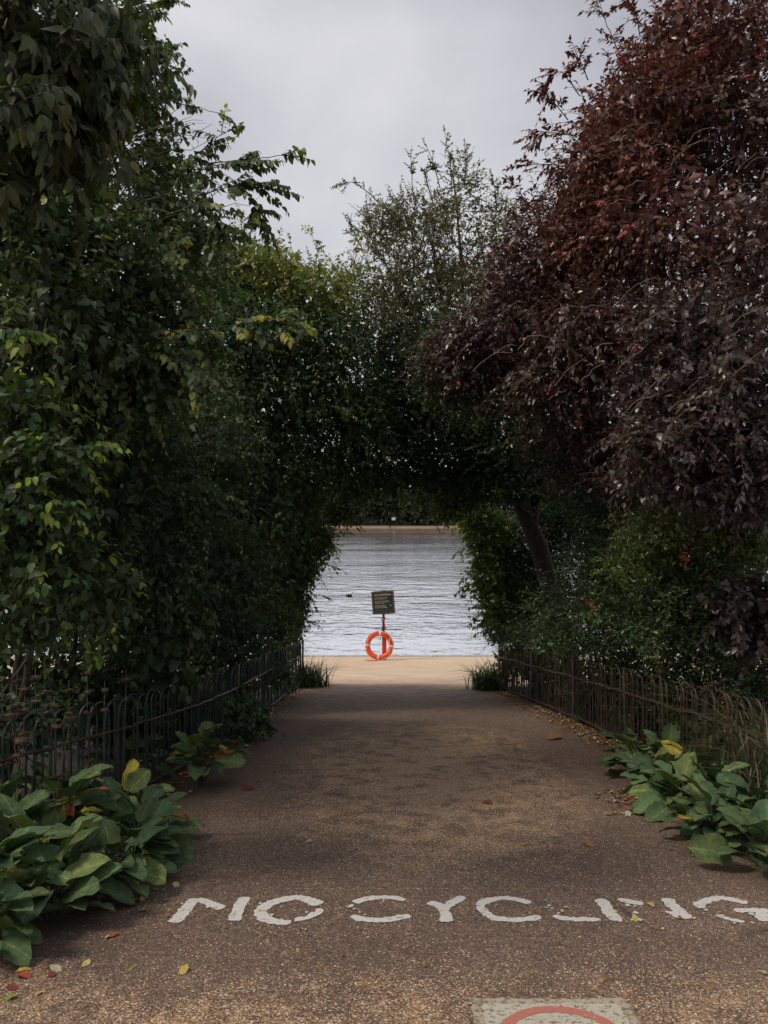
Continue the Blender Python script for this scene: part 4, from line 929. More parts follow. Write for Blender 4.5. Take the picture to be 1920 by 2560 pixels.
for i, (x, y) in enumerate([(-2.75, 5.0), (-2.5, 5.7), (-2.2, 6.6), (-3.0, 4.4)]):
    broad_plant(x, y, 'large-leaved plant behind the left fence bars', 'plants behind the left fence', 400 + i, 9, .23, 4 if i == 0 else 0, .12)
for i, (x, y) in enumerate([(3.1, 6.2), (3.0, 7.2), (3.25, 5.4)]):
    broad_plant(x, y, 'large-leaved plant behind the right fence bars', 'plants behind the right fence', 420 + i, 9, .23, 0, .12)

# ------------------------------------------------------------------ dried flower stems with ball-shaped seed heads
M_SEED = simple('seed_head', (.085, .046, .028), .9, .5, 60, .6)
M_STEM = simple('dry_stem', (.10, .075, .045), .8, .4, 30, .2)
def seed_head_mesh(seed):
    rg = random.Random(seed); mb = MB()
    mb.lathe([(.004, -.014), (.018, -.012), (.025, -.002), (.022, .008), (.010, .013), (.004, .014)], 9)
    for k in range(26):
        a = rg.uniform(0, 6.28); z = rg.uniform(-.012, .012); r0 = .02; d = Vector((math.cos(a), math.sin(a), rg.uniform(-.2, .7))).normalized()
        p = Vector((math.cos(a) * r0, math.sin(a) * r0, z)); mb.tube([p, p + d * rg.uniform(.010, .018)], [.0035, .001], 3, False)
    me = bpy.data.meshes.new('seed_head'); me.from_pydata(mb.v, [], mb.f); me.update(); me.materials.append(M_SEED); return me
SEEDS = [seed_head_mesh(i) for i in range(3)]
def seed_stem(u, vt, d, hs, label, group, seed, lean=0.0):
    rg = random.Random(seed); tp = P(u, vt, d); y = d; x = tp[0]
    g0 = Vector((x + lean, y + rg.uniform(-.05, .05), gz(y))); top = Vector(tp) - g0
    root = empty('dried_flower_stem', tuple(g0), label, 'seed head', group)
    mid = top * .55 + Vector((rg.gauss(0, .015), 0, 0)); mb = MB(); mb.tube([(0, 0, -.02), tuple(mid), tuple(top)], [.003, .0027, .0018], 5); mb.build('stem', M_STEM, root, smooth=True)
    for f in hs:
        o = bpy.data.objects.new('seed_head', rg.choice(SEEDS)); COL.objects.link(o); o.parent = root
        q = mid + (top - mid) * max(0, (f - .55) / .45) if f > .55 else mid * (f / .55)
        sc = rg.uniform(.95, 1.4); o.location = q; o.scale = (sc, sc, sc * rg.uniform(.75, 1)); o.rotation_euler = (rg.gauss(0, .2), rg.gauss(0, .2), rg.uniform(0, 6))
for i, (u, v, d, le) in enumerate([(6, 1690, 5.2, .0), (44, 1676, 5.3, -.03), (88, 1668, 5.4, -.06), (62, 1712, 4.9, -.06), (112, 1708, 5.5, .02), (172, 1700, 5.3, 0), (218, 1672, 5.6, .02), (262, 1702, 5.7, 0), (316, 1675, 5.9, -.05), (26, 1778, 4.7, .05), (136, 1740, 5.2, .05)]):
    seed_stem(u, v, d, [.78, .93] if i % 3 else [.70, .84, .97], 'brown dried seed-head stem standing behind the left fence', 'dried stems behind the left fence', 50 + i, le)
seed_stem(178, 1790, 4.55, [.62, .98], 'thick dried stem with two brown seed balls leaning before the left fence', None, 80, -.12)
seed_stem(52, 1842, 4.5, [.70, .97], 'single brown seed ball before the left fence at the picture edge', None, 81, -.03)
for i, (u, v, d, le) in enumerate([(1648, 1650, 7.4, 0), (1776, 1656, 6.9, .04), (1790, 1700, 6.6, .02), (1812, 1692, 6.5, .03), (1650, 1672, 7.2, .04)]):
    seed_stem(u, v, d, [.8, .97] if i % 2 else [.97], 'brown dried seed-head stem standing behind the right fence', 'dried stems behind the right fence', 90 + i, le)

# ------------------------------------------------------------------ grass and strap-leaved clumps
def grass_clump(name, x, y, label, cat, n, h, spread, cols, seed, wid=.008, bend=.6, zoff=0, group=None):
    rng = np.random.default_rng(seed); root = empty(name, (x, y, gz(y)), label, cat, group); K = 6
    az = rng.uniform(0, 2 * np.pi, n); L = h * rng.uniform(.5, 1.2, n); b = bend * rng.uniform(.3, 1.5, n)
    t = np.linspace(0, 1, K); bx = rng.normal(0, spread, n); by = rng.normal(0, spread * .8, n)
    lean = rng.uniform(.05, .45, n)
    hor = (lean[:, None] * t + b[:, None] * t ** 2.4) * L[:, None] * .8; ver = (t - .45 * b[:, None] * t ** 3) * L[:, None]
    ca, sa = np.cos(az)[:, None], np.sin(az)[:, None]
    Pm = np.stack([bx[:, None] + ca * hor, by[:, None] + sa * hor, np.maximum(ver, .01) - SLOPE * by[:, None]], -1)
    w = wid * rng.uniform(.6, 1.3, n)[:, None] * (1 - t ** 1.6)[None] + .0006
    sd = np.stack([-sa, ca, np.zeros_like(sa)], -1)
    A = Pm - sd * w[..., None]; B = Pm + sd * w[..., None]; Mid = Pm - np.array([0, 0, 1]) * (w * .35)[..., None]
    Vv = np.stack([A, Mid, B], 2).reshape(n, K * 3, 3); T = []
    for i in range(K - 1):
        for s_ in (0, 1): T += [(i * 3 + s_, i * 3 + s_ + 1, i * 3 + s_ + 4), (i * 3 + s_, i * 3 + s_ + 4, i * 3 + s_ + 3)]
    F = (np.arange(n) * K * 3)[:, None, None] + np.array(T)[None]
    cc = np.array(cols)[rng.integers(0, len(cols), n)] * rng.uniform(.75, 1.25, (n, 1))
    me = mesh_np('blades', Vv.reshape(-1, 3), F, np.repeat(cc[:, None], K * 3, 1).reshape(-1, 3)); o = link('blades', me, M_GRASS, root); o['kind'] = 'stuff'
    return root
GC = [(.045, .075, .022), (.06, .095, .028), (.035, .06, .02), (.10, .11, .035)]
GS = GC + [(.30, .25, .14), (.22, .19, .10)]
grass_clump('strap_leaved_clump', -1.42, 14.05, 'tuft of strap leaves at the far end of the left fence', 'grass clump', 330, .60, .17, GC, 1, .011, .9)
grass_clump('strap_leaved_clump', 1.92, 13.6, 'tuft of arching strap leaves at the far end of the right fence', 'grass clump', 320, .60, .16, GC, 2, .011, 1.0)
for i, (x, y, n, h) in enumerate([(3.25, 6.3, 240, .95), (3.05, 5.6, 200, .85), (3.5, 6.9, 260, 1.1), (3.3, 5.0, 200, .95)]):
    grass_clump('long_grass', x, y, 'long arching grass behind the near end of the right fence', 'grass', n, h, .18, GS, 10 + i, .006, .75, group='grass behind the right fence')
for i, (x, y) in enumerate([(-2.35, 8.1), (-2.1, 9.0), (-2.2, 10.0)]):
    grass_clump('long_grass', x, y, 'dim upright grass tuft behind the middle of the left fence', 'grass', 110, .95, .12, GC, 20 + i, .008, .4, group='grass behind the left fence')
# low nettles pushing through the left fence
SP_NET = dict(L=.22, nl=8, ll=.075, wr=.6, phi=1.0, droop=.25, ldroop=.5, rows=2, zup=.8, zout=.5, pal=[((.030, .055, .024), 4), ((.045, .075, .03), 3)], tr=.003, fillk=1.3)
t = Tree('nettle_patch', 'low leafy weeds pushing through the left fence onto the path', 'weeds', base_at(-1.66, 8.8), SP_NET, M_LEAF, 61)
for (u, v, d, ru, rv, rd, n) in [(600, 1780, 8.6, 55, 60, .22, 45), (640, 1800, 8.7, 45, 40, .18, 30), (585, 1730, 8.9, 40, 40, .2, 25), (700, 1690, 11.0, 40, 40, .2, 25)]: t.lobe(u, v, d, ru, rv, rd, n, lai=1.5)
t.build()
t = Tree('nettle_patch', 'small green weed at the foot of the right fence', 'weeds', base_at(2.48, 10.0), dict(SP_NET, ll=.05), M_LEAF, 62)
t.lobe(1448, 1790, 9.95, 22, 18, .12, 16, lai=1.0); t.build()
t = Tree('shoulder_weeds', 'tall weeds with big pale leaves rising behind the left fence', 'weeds', base_at(-2.5, 7.2), dict(SP_NET, ll=.13, L=.35, wr=.75), M_LEAF, 63)
for (u, v, d, ru, rv, rd, n) in [(430, 1560, 7.0, 70, 60, .3, 16), (400, 1650, 7.0, 60, 60, .3, 14), (470, 1530, 7.2, 50, 30, .2, 8)]: t.lobe(u, v, d, ru, rv, rd, n, lai=.6)
t.build()

# ------------------------------------------------------------------ fallen leaves
def litter_leaf(seed, col):
    TV, TT = leaf_template(3, .55, .7, .9, .25, .0, .0, 0, seed); rg = np.random.default_rng(seed); TV = TV.copy(); TV[:, 1] -= .5
    TV[:, 2] += .10 * np.sin(TV[:, 1] * 5 + rg.uniform(0, 6)) + rg.normal(0, .02, len(TV)); TV[:, 2] -= TV[:, 2].min() - .01
    return TV, TT, np.tile(np.array(col), (len(TV), 1))
LC = [(.46, .36, .10), (.50, .42, .16), (.30, .085, .035), (.28, .15, .06), (.42, .25, .07), (.20, .05, .035), (.45, .40, .30), (.20, .26, .06)]
LME = []
for i in range(16):
    a, b, c = litter_leaf(i, LC[i % 8]); me = mesh_np('fallen_leaf', a, b, c); me.materials.append(M_DRY); LME.append(me)
def path_z(x, y):
    l = interp_x(LEFT_POSTS, y); r = interp_x(RIGHT_POSTS, y); a = (x - l) / (r - l)
    return gz(y) + .006 + (.012 * (1 - (2 * a - 1) ** 2) if 0 < a < 1 else 0)
single = [(440, 2222, 1, 12, 'yellow', 'lone yellow leaf on the path beside the big left clump'), (357, 2257, 1, 11, 'yellow', 'yellow leaf on asphalt just left of the first painted letter'), (458, 2440, 0, 17, 'yellow', 'pale yellow leaf lying alone below the painted words at left'),
          (281, 2348, 2, 14, 'brown', 'curled red-brown leaf at the foot of the left clump'), (355, 2285, 7, 12, 'green', 'small green fallen leaf left of the painted words'), (215, 2420, 1, 14, 'yellow', 'folded pale yellow leaf low at the left edge of the path'),
          (140, 2436, 6, 18, 'pale', 'long pale dry leaf lying on a red one near the left clump'), (130, 2446, 5, 14, 'red', 'dark red leaf under a long pale one near the left clump'), (60, 2452, 2, 20, 'red', 'broad red leaf at the bottom of the left clump'),
          (30, 2480, 5, 17, 'red', 'orange-red leaf at the lower left picture edge'), (98, 2494, 1, 12, 'yellow', 'curled yellow leaf near the lower left corner'), (60, 2436, 0, 16, 'yellow', 'straw-yellow leaf above the red leaf at lower left'),
          (20, 2508, 7, 18, 'green', 'yellow-green leaf in the lower left corner'), (325, 2434, 7, 8, 'green', 'tiny yellow-green leaf right of the lower left litter'), (620, 1977, 5, 18, 'red', 'dark red leaf tip beside the lone left plant'),
          (1625, 2270, 0, 14, 'yellow', 'yellow leaf lying across the painted letter N of the second word'), (1588, 2308, 0, 12, 'yellow', 'small yellow leaf at the foot of the painted N'), (1530, 1936, 3, 16, 'brown', 'brown curled leaf on the path left of the right clump'),
          (1218, 2014, 2, 14, 'brown', 'dark red-brown leaf in the middle of the gravel'), (1470, 2120, 3, 16, 'brown', 'heap-like brown leaf on the path right of centre'), (1310, 2118, 4, 9, 'brown', 'small tan leaf on gravel near the centre'), (960, 2225, 3, 9, 'brown', 'small curled brown leaf above the painted words'),
          (770, 2112, 6, 10, 'pale', 'pale speck of a leaf on the path left of centre'), (788, 1912, 0, 10, 'yellow', 'small yellow leaf on the shaded path near the left fence'), (1385, 1850, 3, 22, 'brown', 'dark twiggy leaf on the path near the right fence'), (1045, 2170, 4, 8, 'brown', 'tiny tan leaf on the path centre'), (1570, 2042, 6, 12, 'pale', 'pale curled leaf beside the right leafy clump')]
for i, (u, v, c, px, cn, lab) in enumerate(single):
    x, y = G(u, v); o = bpy.data.objects.new('fallen_leaf', LME[c + 8 * (i % 2)]); COL.objects.link(o); L = px * 1.35 / FPX * y * 1.8
    o.location = (x, y, path_z(x, y)); o.scale = (L, L, L * .8); o.rotation_euler = (-math.atan(SLOPE), 0, random.uniform(0, 6.28)); tag(o, lab, 'leaf', 'fallen leaves on the path')
# the drifts along the fences
rng = np.random.default_rng(31); vs_, fs_, cs_ = [], [], []; nv = 0
for k in range(2900):
    if k < 1300:
        y = rng.uniform(5.0, 13.4); x = interp_x(RIGHT_POSTS, y) - abs(rng.normal(0, .10 + .16 * (mnoise.noise(Vector((y * 1.3, 0, 4))) + .5))) - .01
    elif k < 1800:
        y = rng.uniform(4.2, 13.2); x = interp_x(LEFT_POSTS, y) + abs(rng.normal(0, .15)) + .02
    elif k < 2250:
        x, y = rng.uniform(-2.2, 2.6), rng.uniform(3.0, 12)
    elif k < 2550: y = rng.uniform(5.6, 6.4); x = 2.25 - abs(rng.normal(0, .25))
    else:
        y = rng.uniform(3.2, 12); x = interp_x(RIGHT_POSTS, y) + rng.uniform(.02, .8) if rng.random() < .5 else interp_x(LEFT_POSTS, y) - rng.uniform(.02, .8)
    TV, TT, TC = litter_leaf(int(rng.integers(0, 40)), LC[int(rng.choice([0, 1, 2, 3, 4, 4, 3, 5, 6, 3]))]); L = rng.uniform(.025, .07) * (.45 if 1800 <= k < 2250 else 1)
    a = rng.uniform(0, 6.28); ca, sa = math.cos(a), math.sin(a); q = TV * L
    q = np.stack([q[:, 0] * ca - q[:, 1] * sa, q[:, 0] * sa + q[:, 1] * ca, q[:, 2]], -1); q[:, 2] += -SLOPE * q[:, 1] + rng.uniform(0, .012)
    vs_.append(q + [x, y, path_z(x, y)]); fs_.append(TT + nv); cs_.append(TC * rng.uniform(.6, 1.25)); nv += len(TV)
me = mesh_np('leaf_litter', np.concatenate(vs_), np.concatenate(fs_), np.concatenate(cs_)); o = link('leaf_litter', me, M_DRY); o['kind'] = 'stuff'; o['label'] = 'dry brown and yellow leaves drifted along both fences'; o['category'] = 'leaf litter'
# loose stones of the gravel
rng = np.random.default_rng(32); n = 9000
y = np.concatenate([rng.uniform(2.55, 3.35, 3600), rng.normal(6.6, 1.5, 3600).clip(4.2, 11), rng.uniform(3.2, 12, 1800)]); x = np.concatenate([rng.uniform(-1.9, 1.9, 3600), rng.normal(.4, .75, 3600), rng.uniform(-1, 1, 1800) * 2.0])
keep = np.array([mnoise.noise(Vector((a * 1.7, b * 1.7, 0))) > -.15 for a, b in zip(x, y)]); x, y = x[keep], y[keep]; n = len(x)
oc = np.array([(1, 0, 0), (-1, 0, 0), (0, 1, 0), (0, -1, 0), (0, 0, 1), (0, 0, -.6)], float); of = np.array([(0, 2, 4), (2, 1, 4), (1, 3, 4), (3, 0, 4), (2, 0, 5), (1, 2, 5), (3, 1, 5), (0, 3, 5)])
sz_ = rng.uniform(.002, .0055, n); ov = oc[None] * (1 + rng.normal(0, .3, (n, 6, 1))) * np.array([1, 1, .6]) * sz_[:, None, None]
a = rng.uniform(0, 6.28, n); ca, sa = np.cos(a)[:, None], np.sin(a)[:, None]
ov = np.stack([ov[..., 0] * ca - ov[..., 1] * sa, ov[..., 0] * sa + ov[..., 1] * ca, ov[..., 2]], -1) + np.stack([x, y, np.array([path_z(p, q) for p, q in zip(x, y)]) + .001], -1)[:, None]
gc = np.array([(.42, .30, .18), (.50, .40, .28), (.30, .21, .13), (.55, .50, .42), (.24, .15, .09)])[rng.integers(0, 5, n)]
me = mesh_np('loose_gravel', ov.reshape(-1, 3), (np.arange(n) * 6)[:, None, None] + of[None], np.repeat(gc[:, None], 6, 1).reshape(-1, 3), smooth=False); o = link('loose_gravel', me, M_DRY); o['kind'] = 'stuff'; o['label'] = 'loose golden gravel scattered over the asphalt'; o['category'] = 'gravel'
# white fallen blossom
x, y = G(384, 2200); root = empty('fallen_blossom', (x, y, path_z(x, y)), 'white fallen blossom beside the left leafy clump', 'blossom')
m_w = simple('white_petal', (.75, .70, .72), .6, .1, 30, 0)
for k in range(4):
    TV, TT = leaf_template(2, .75, .8, .7, .3, -.3); mb = MB(); L = .045; a = k * 1.57 + .3
    mb.add([(L * (p[0] * math.cos(a) - p[1] * math.sin(a)), L * (p[0] * math.sin(a) + p[1] * math.cos(a)), L * p[2] + .006) for p in TV], [tuple(q) for q in TT]); mb.build('petal', m_w, root, smooth=True)

# ------------------------------------------------------------------ painted words NO CYCLING
rg = random.Random(77)
def stroke(mb, pts, w, zo, zoomf, ou, taper=(1, 1), rag=.0028):
    g = [Vector((*G(ou + a / zoomf, 2200 + b / zoomf), 0)) for a, b in pts]
    # even steps along the stroke
    P_ = []
    for i in range(len(g) - 1):
        n = max(2, int((g[i + 1] - g[i]).length / .009))
        P_ += [g[i].lerp(g[i + 1], k / n) for k in range(n)]
    P_.append(g[-1])
    for _ in range(8): P_ = [P_[0]] + [(P_[i - 1] + P_[i] * 2 + P_[i + 1]) / 4 for i in range(1, len(P_) - 1)] + [P_[-1]]
    V = []; F = []; K = len(P_); s0 = rg.uniform(0, 50)
    for i, p in enumerate(P_):
        t = (P_[min(i + 1, K - 1)] - P_[max(i - 1, 0)]).normalized(); nrm = Vector((-t.y, t.x, 0)); f = i / (K - 1)
        ww = w * 1.25 * (taper[0] * (1 - f) + taper[1] * f) * (1 + .18 * mnoise.noise(Vector((i * .11, s0, 0)))) * min(1, .45 + 3.5 * min(i, K - 1 - i) * .12)
        for s_ in (-1, 1):
            q = p + nrm * s_ * (ww + rag * rg.gauss(0, 1) + .010 * mnoise.noise(Vector((i * .22, s_ * 9 + s0, 3))))
            V.append((q.x, q.y, path_z(q.x, q.y) + .0015 + zo))
    for i in range(K - 1): F.append((2 * i, 2 * i + 1, 2 * i + 3, 2 * i + 2))
    mb.add(V, F)
def blob(mb, a, b, r, zo, zoomf, ou):
    x, y = G(ou + a / zoomf, 2200 + b / zoomf); n = 9; ph = rg.uniform(0, 6)
    V = [(x + math.cos(k / n * 6.283 + ph) * r * rg.uniform(.6, 1.3), y + math.sin(k / n * 6.283 + ph) * r * 1.3 * rg.uniform(.6, 1.3)) for k in range(n)]
    mb.add([(px, py, path_z(px, py) + .0015 + zo) for px, py in V], [tuple(range(n))])
Z1, O1, Z2, O2 = 1659 / 760, 400, 1659 / 820, 1100
def letter(ch, strokes, blobs=(), w=.024, zf=Z1, ou=O1):
    o = None
    for i, s_ in enumerate(strokes):
        ww = w; mb = MB()
        if isinstance(s_, tuple): s_, ww = s_
        stroke(mb, s_, ww, i * .0007, zf, ou)
        if o is None: o = mb.build('painted_letter', M_WHITE_PAINT, words)
        else: mb.build('stroke', M_WHITE_PAINT, o)
    mb = MB()
    for j, (a, b, r) in enumerate(blobs): blob(mb, a, b, r, .0035 + .0003 * j, zf, ou)
    if blobs: f_ = mb.build('paint_flakes', M_WHITE_PAINT, o); f_['kind'] = 'stuff'
    o['label'] = 'worn white painted letter ' + ch; return o
words = empty('path_lettering', (0, 0, 0), 'worn white painted words NO CYCLING across the path', 'road marking')
letter('N', [([(190, 118), (150, 165), (112, 218), (72, 252)], .027), [(205, 120), (262, 142), (340, 176)], ([(468, 112), (435, 160), (402, 244)], .025)], [(262, 168, .010), (300, 166, .012), (385, 215, .008), (430, 243, .007), (120, 150, .008)])
letter('O', [([(868, 155), (820, 128), (740, 112), (650, 128), (570, 160), (545, 190), (560, 222), (620, 248), (715, 252)], .026), ([(738, 238), (800, 228), (860, 200), (875, 176)], .018)], [(610, 214, .010), (740, 246, .009), (548, 150, .009), (800, 200, .010)])
letter('C', [([(1058, 142), (1110, 124), (1200, 112), (1290, 115), (1335, 132)], .020), ([(1045, 216), (1100, 236), (1200, 244), (1280, 232), (1365, 214)], .021)], [(1044, 164, .017), (1060, 180, .009), (1090, 200, .007), (1118, 214, .006), (1300, 222, .016), (1035, 170, .010)])
letter('Y', [([(1472, 138), (1510, 152), (1548, 172), (1562, 210), (1562, 250)], .024), ([(1552, 178), (1590, 148), (1630, 122), (1662, 112)], .022)], [(1525, 188, .012), (1540, 245, .016), (1590, 245, .010)])
letter('C', [([(455, 136), (400, 116), (320, 108), (250, 118), (205, 138), (205, 158), (235, 190), (270, 212), (390, 224), (450, 212), (510, 205)], .021)], [(190, 145, .010), (225, 168, .010), (215, 182, .008), (330, 228, .013)], zf=Z2, ou=O2)
letter('L', [([(582, 195), (612, 212), (700, 217), (812, 218)], .020)], [(535, 122, .006), (552, 150, .009), (566, 165, .008), (545, 160, .006), (600, 190, .008), (575, 130, .004)], zf=Z2, ou=O2)
letter('I', [([(792, 114), (826, 128), (846, 165), (870, 200), (900, 224)], .027)], [(910, 226, .013), (885, 180, .008), (850, 208, .009)], zf=Z2, ou=O2)
letter('N', [([(900, 112), (930, 120), (980, 130), (1030, 136)], .022), ([(1145, 108), (1165, 135), (1195, 160), (1230, 195), (1262, 212)], .028), ([(1140, 175), (1180, 190), (1215, 212)], .016)], [(950, 148, .014), (985, 153, .008), (990, 186, .015), (980, 198, .008), (1010, 222, .014), (970, 224, .008), (1075, 150, .010), (1285, 214, .008)], zf=Z2, ou=O2)
letter('G', [([(1552, 134), (1500, 116), (1420, 102), (1350, 118), (1300, 142), (1340, 156)], .023), ([(1395, 192), (1450, 212), (1540, 228)], .014), ([(1490, 172), (1560, 168), (1670, 170)], .020), ([(1640, 180), (1620, 205), (1650, 226)], .026)], [(1310, 158, .011), (1345, 170, .010), (1430, 200, .010), (1580, 235, .009), (1490, 238, .008), (1575, 190, .016)], zf=Z2, ou=O2)

# painted panel with a red ring at the near end of the path
x0, y1 = G(1175, 2510); x1, _ = G(1562, 2510); cx = (x0 + x1) / 2; hw = (x1 - x0) / 2
root = empty('painted_panel', (cx, y1 - hw, 0), 'cream painted panel with a red ring at the bottom of the picture', 'road marking')
def flat_poly(name, ring, mat, zo, hole=None):
    V = [(p[0], p[1], path_z(p[0] + cx, p[1] + y1 - hw) + zo) for p in ring]
    if hole: V += [(p[0], p[1], path_z(p[0] + cx, p[1] + y1 - hw) + zo) for p in hole]; n = len(ring); F = [(i, (i + 1) % n, n + (i + 1) % n, n + i) for i in range(n)]
    else: F = [tuple(range(len(ring)))]
    me = bpy.data.meshes.new(name); me.from_pydata(V, [], F); me.update(); return link(name, me, mat, root)
def sq(h, n=36, j=.006):
    out = []
    for e in range(4):
        for k in range(n):
            a = -h + 2 * h * k / n; p = [(a, -h), (h, a), (-a, h), (-h, -a)][e]; out.append((p[0] + rg.gauss(0, j), p[1] + rg.gauss(0, j)))
    return out
flat_poly('border', sq(hw, 36, .004), M_CREAM2, .0045)
flat_poly('panel', sq(hw * .87, 36, .003), M_CREAM, .0060)
def circ(r, n=72, j=.0015): return [(r * math.cos(k / n * 6.2832) + rg.gauss(0, j), r * math.sin(k / n * 6.2832) + rg.gauss(0, j)) for k in range(n)]
flat_poly('ring', circ(hw * .80), M_RED, .0075, circ(hw * .80 - .045))

# ------------------------------------------------------------------ no-swimming sign and lifebuoy
SY = 20.35; gx = P(959, 1640, SY)[0]
root = empty('warning_sign', (gx, SY, gz(SY)), 'dark green no-swimming notice on a post at the water edge', 'sign')
M_FRAME = simple('sign_frame', (.10, .065, .038), .6, .35, 25, .3); M_PANEL = simple('sign_panel', (.010, .024, .020), .4, .2, 8, 0); M_INK = simple('cream_lettering', (.62, .60, .52), .6, .05, 10, 0)
M_POST = simple('brown_post', (.055, .026, .018), .7, .4, 20, .3); M_TIE = simple('black_strap', (.012, .010, .010), .5, .3, 20, 0); M_REDP = simple('red_sleeve', (.62, .055, .018), .45, .25, 12, .1)
bz = P(958, 1506, SY)[2] - gz(SY)
mb = MB(); mb.box((0, .03, bz * .5 - .02), (.032, .032, bz * .5 + .06), None, .006); mb.build('post', M_POST, root)
bd = MB(); rot = Matrix.Rotation(R(-4.2), 3, 'Y') @ Matrix.Rotation(R(-7), 3, 'Z')
def on_board(mbx, c, h, bev=0): mbx.box(tuple(rot @ Vector(c) + Vector((-.01, -.02, bz))), h, rot, bev)
W2, H2 = .292, .300
on_board(bd, (0, 0, 0), (W2 - .02, .010, H2 - .02)); panel = bd.build('board', M_PANEL, root)
fr = MB()
for s_ in (-1, 1):
    on_board(fr, (s_ * (W2 - .014), -.004, 0), (.022, .020, H2), .004)
fr.build('frame', M_FRAME, panel)
fr = MB()
for s_ in (-1, 1): on_board(fr, (0, -.004, s_ * (H2 - .0165)), (W2 - .038, .0185, .022), .004)
fr.build('frame', M_FRAME, panel)
def text(parent, body, size, c, mat, align='LEFT', name='lettering', M3=None, off=None):
    cu = bpy.data.curves.new('t', 'FONT'); cu.body = body; cu.size = size; cu.align_x = align; cu.extrude = .0006
    ob = bpy.data.objects.new('t', cu); COL.objects.link(ob); dg = bpy.context.evaluated_depsgraph_get(); dg.update()
    me = bpy.data.meshes.new_from_object(ob.evaluated_get(dg)); me.name = name; bpy.data.objects.remove(ob)
    o = link(name, me, None, parent); me.materials.clear(); me.materials.append(mat)
    M3 = M3 or rot; off = off or Vector((-.01, -.02, bz))
    q = M3 @ Vector(c) + off; Mx = (M3.to_4x4() @ Matrix.Rotation(R(90), 4, 'X')); Mx.translation = q; o.matrix_local = Mx; return o
text(panel, 'NO SWIMMING', .064, (0, -.0125, .185), M_INK, 'CENTER')
for i, (l, zz) in enumerate([('No fishing allowed in this lake', .125), ('except in designated areas', .092), ('Dogs must be kept on leads. Do', .035), ('not allow them to enter the lake', .004), ('or disturb the wildlife', -.027), ('It is an offence under the', -.082), ('Wildlife and Countryside', -.113), ('Act 1981 to disturb wildlife', -.144)]):
    text(panel, l, .0295, (-.225, -.0125, zz), M_INK)
mb = MB(); on_board(mb, (.195, -.0112, -.085), (.022, .0012, .018)); on_board(mb, (.0, -.0112, -.205), (.22, .0012, .003)); mb.build('emblem', simple('teal_emblem', (.12, .25, .22), .6, .1, 10, 0), panel)
def strap(pts, r, mat, nm='strap'):
    mb = MB(); mb.tube([Vector((P(u, v, SY)[0] - gx, dy, P(u, v, SY)[2] - gz(SY))) for u, v, dy in pts], r, 6); return mb.build(nm, mat, root, smooth=True)
strap([(952, 1543, -.03), (957, 1556, -.045), (964, 1572, -.05)], .010, M_TIE); strap([(964, 1543, -.04), (957, 1560, -.05), (953, 1582, -.05), (950, 1599, -.05)], .010, M_TIE)
strap([(957, 1545, -.04), (962, 1560, -.055), (966, 1578, -.05)], .008, M_REDP, 'cord'); strap([(962, 1548, -.05), (960, 1565, -.06), (962, 1580, -.055)], .008, M_REDP, 'cord')
mb = MB(); mb.box((.018, -.01, .37), (.058, .05, .36), None, .02); mb.build('sleeve', M_REDP, root)
# lifebuoy
lc = P(948.5, 1609.5, SY - .12); RB, rb = .312, .068
buoy = empty('lifebuoy', (lc[0], SY - .12, gz(SY - .12)), 'orange lifebuoy with white bands leaning on the sign post', 'lifebuoy')
M_BUOY = simple('orange_buoy', (.86, .10, .012), .42, .14, 9, .08); M_BAND = simple('white_band', (.72, .70, .68), .5, .1, 15, 0); M_ROPE = simple('white_rope', (.66, .60, .52), .8, .2, 40, .2); M_OROPE = simple('orange_rope', (.75, .16, .04), .8, .2, 40, .2)
hzc = RB + rb + .012; tilt = Matrix.Rotation(R(-7), 4, 'X'); tilt.translation = (0, 0, hzc)
def torus(nm, a0, a1, R_, r_, mat, n, m_=14):
    V = []; F = []; full = abs(a1 - a0) > 6.2
    for i in range(n + (0 if full else 1)):
        a = a0 + (a1 - a0) * i / n
        for k in range(m_):
            w = 2 * math.pi * k / m_; rr = R_ + r_ * math.cos(w); V.append((rr * math.cos(a), r_ * .82 * math.sin(w), rr * math.sin(a)))
    for i in range(n):
        j = (i + 1) % n if full else i + 1
        for k in range(m_): F.append((i * m_ + k, i * m_ + (k + 1) % m_, j * m_ + (k + 1) % m_, j * m_ + k))
    me = bpy.data.meshes.new(nm); me.from_pydata(V, [], F); me.polygons.foreach_set('use_smooth', [True] * len(F)); me.update(); o = link(nm, me, mat, buoy); o.matrix_local = tilt; return o
torus('ring', 0, 2 * math.pi, RB, rb, M_BUOY, 48)
for a in (-3, 87, 177, 263): torus('band', R(a - 4.5), R(a + 4.5), RB, rb + .003, M_BAND, 5)
def rope(nm, pts, r, mat):
    mb = MB(); mb.tube(pts, r, 6); o = mb.build(nm, mat, buoy, smooth=True); o.matrix_local = tilt; return o
for a0, a1, bulge in ((100, 170, .02), (10, 80, .015), (190, 255, .02), (280, 350, .02)):
    rope('grab_rope', [((RB + rb * .75 + bulge * math.sin(math.pi * k / 10)) * math.cos(R(a0 + (a1 - a0) * k / 10)), -.055 - .01 * math.sin(k), (RB + rb * .75 + bulge * math.sin(math.pi * k / 10)) * math.sin(R(a0 + (a1 - a0) * k / 10))) for k in range(11)], .008, M_ROPE)
rope('grab_rope', [(.27, -.085, .19), (.26, -.1, .05), (.255, -.1, -.12), (.25, -.085, -.26)], .008, M_ROPE); rope('grab_rope', [(-.30, -.08, .19), (-.31, -.095, .10), (-.335, -.085, .0)], .008, M_ROPE)
mb = MB()
for k in range(9):   # small dark print round the upper right of the ring
    a = R(62 - k * 6.2); rr = RB - .005; mb.box((rr * math.cos(a), -rb * .82 - .001, rr * math.sin(a)), (.007 + .003 * (k % 2), .002, .016), Matrix.Rotation(R(90) - a, 3, 'Y'))
o = mb.build('print', M_TIE, buoy); o.matrix_local = tilt
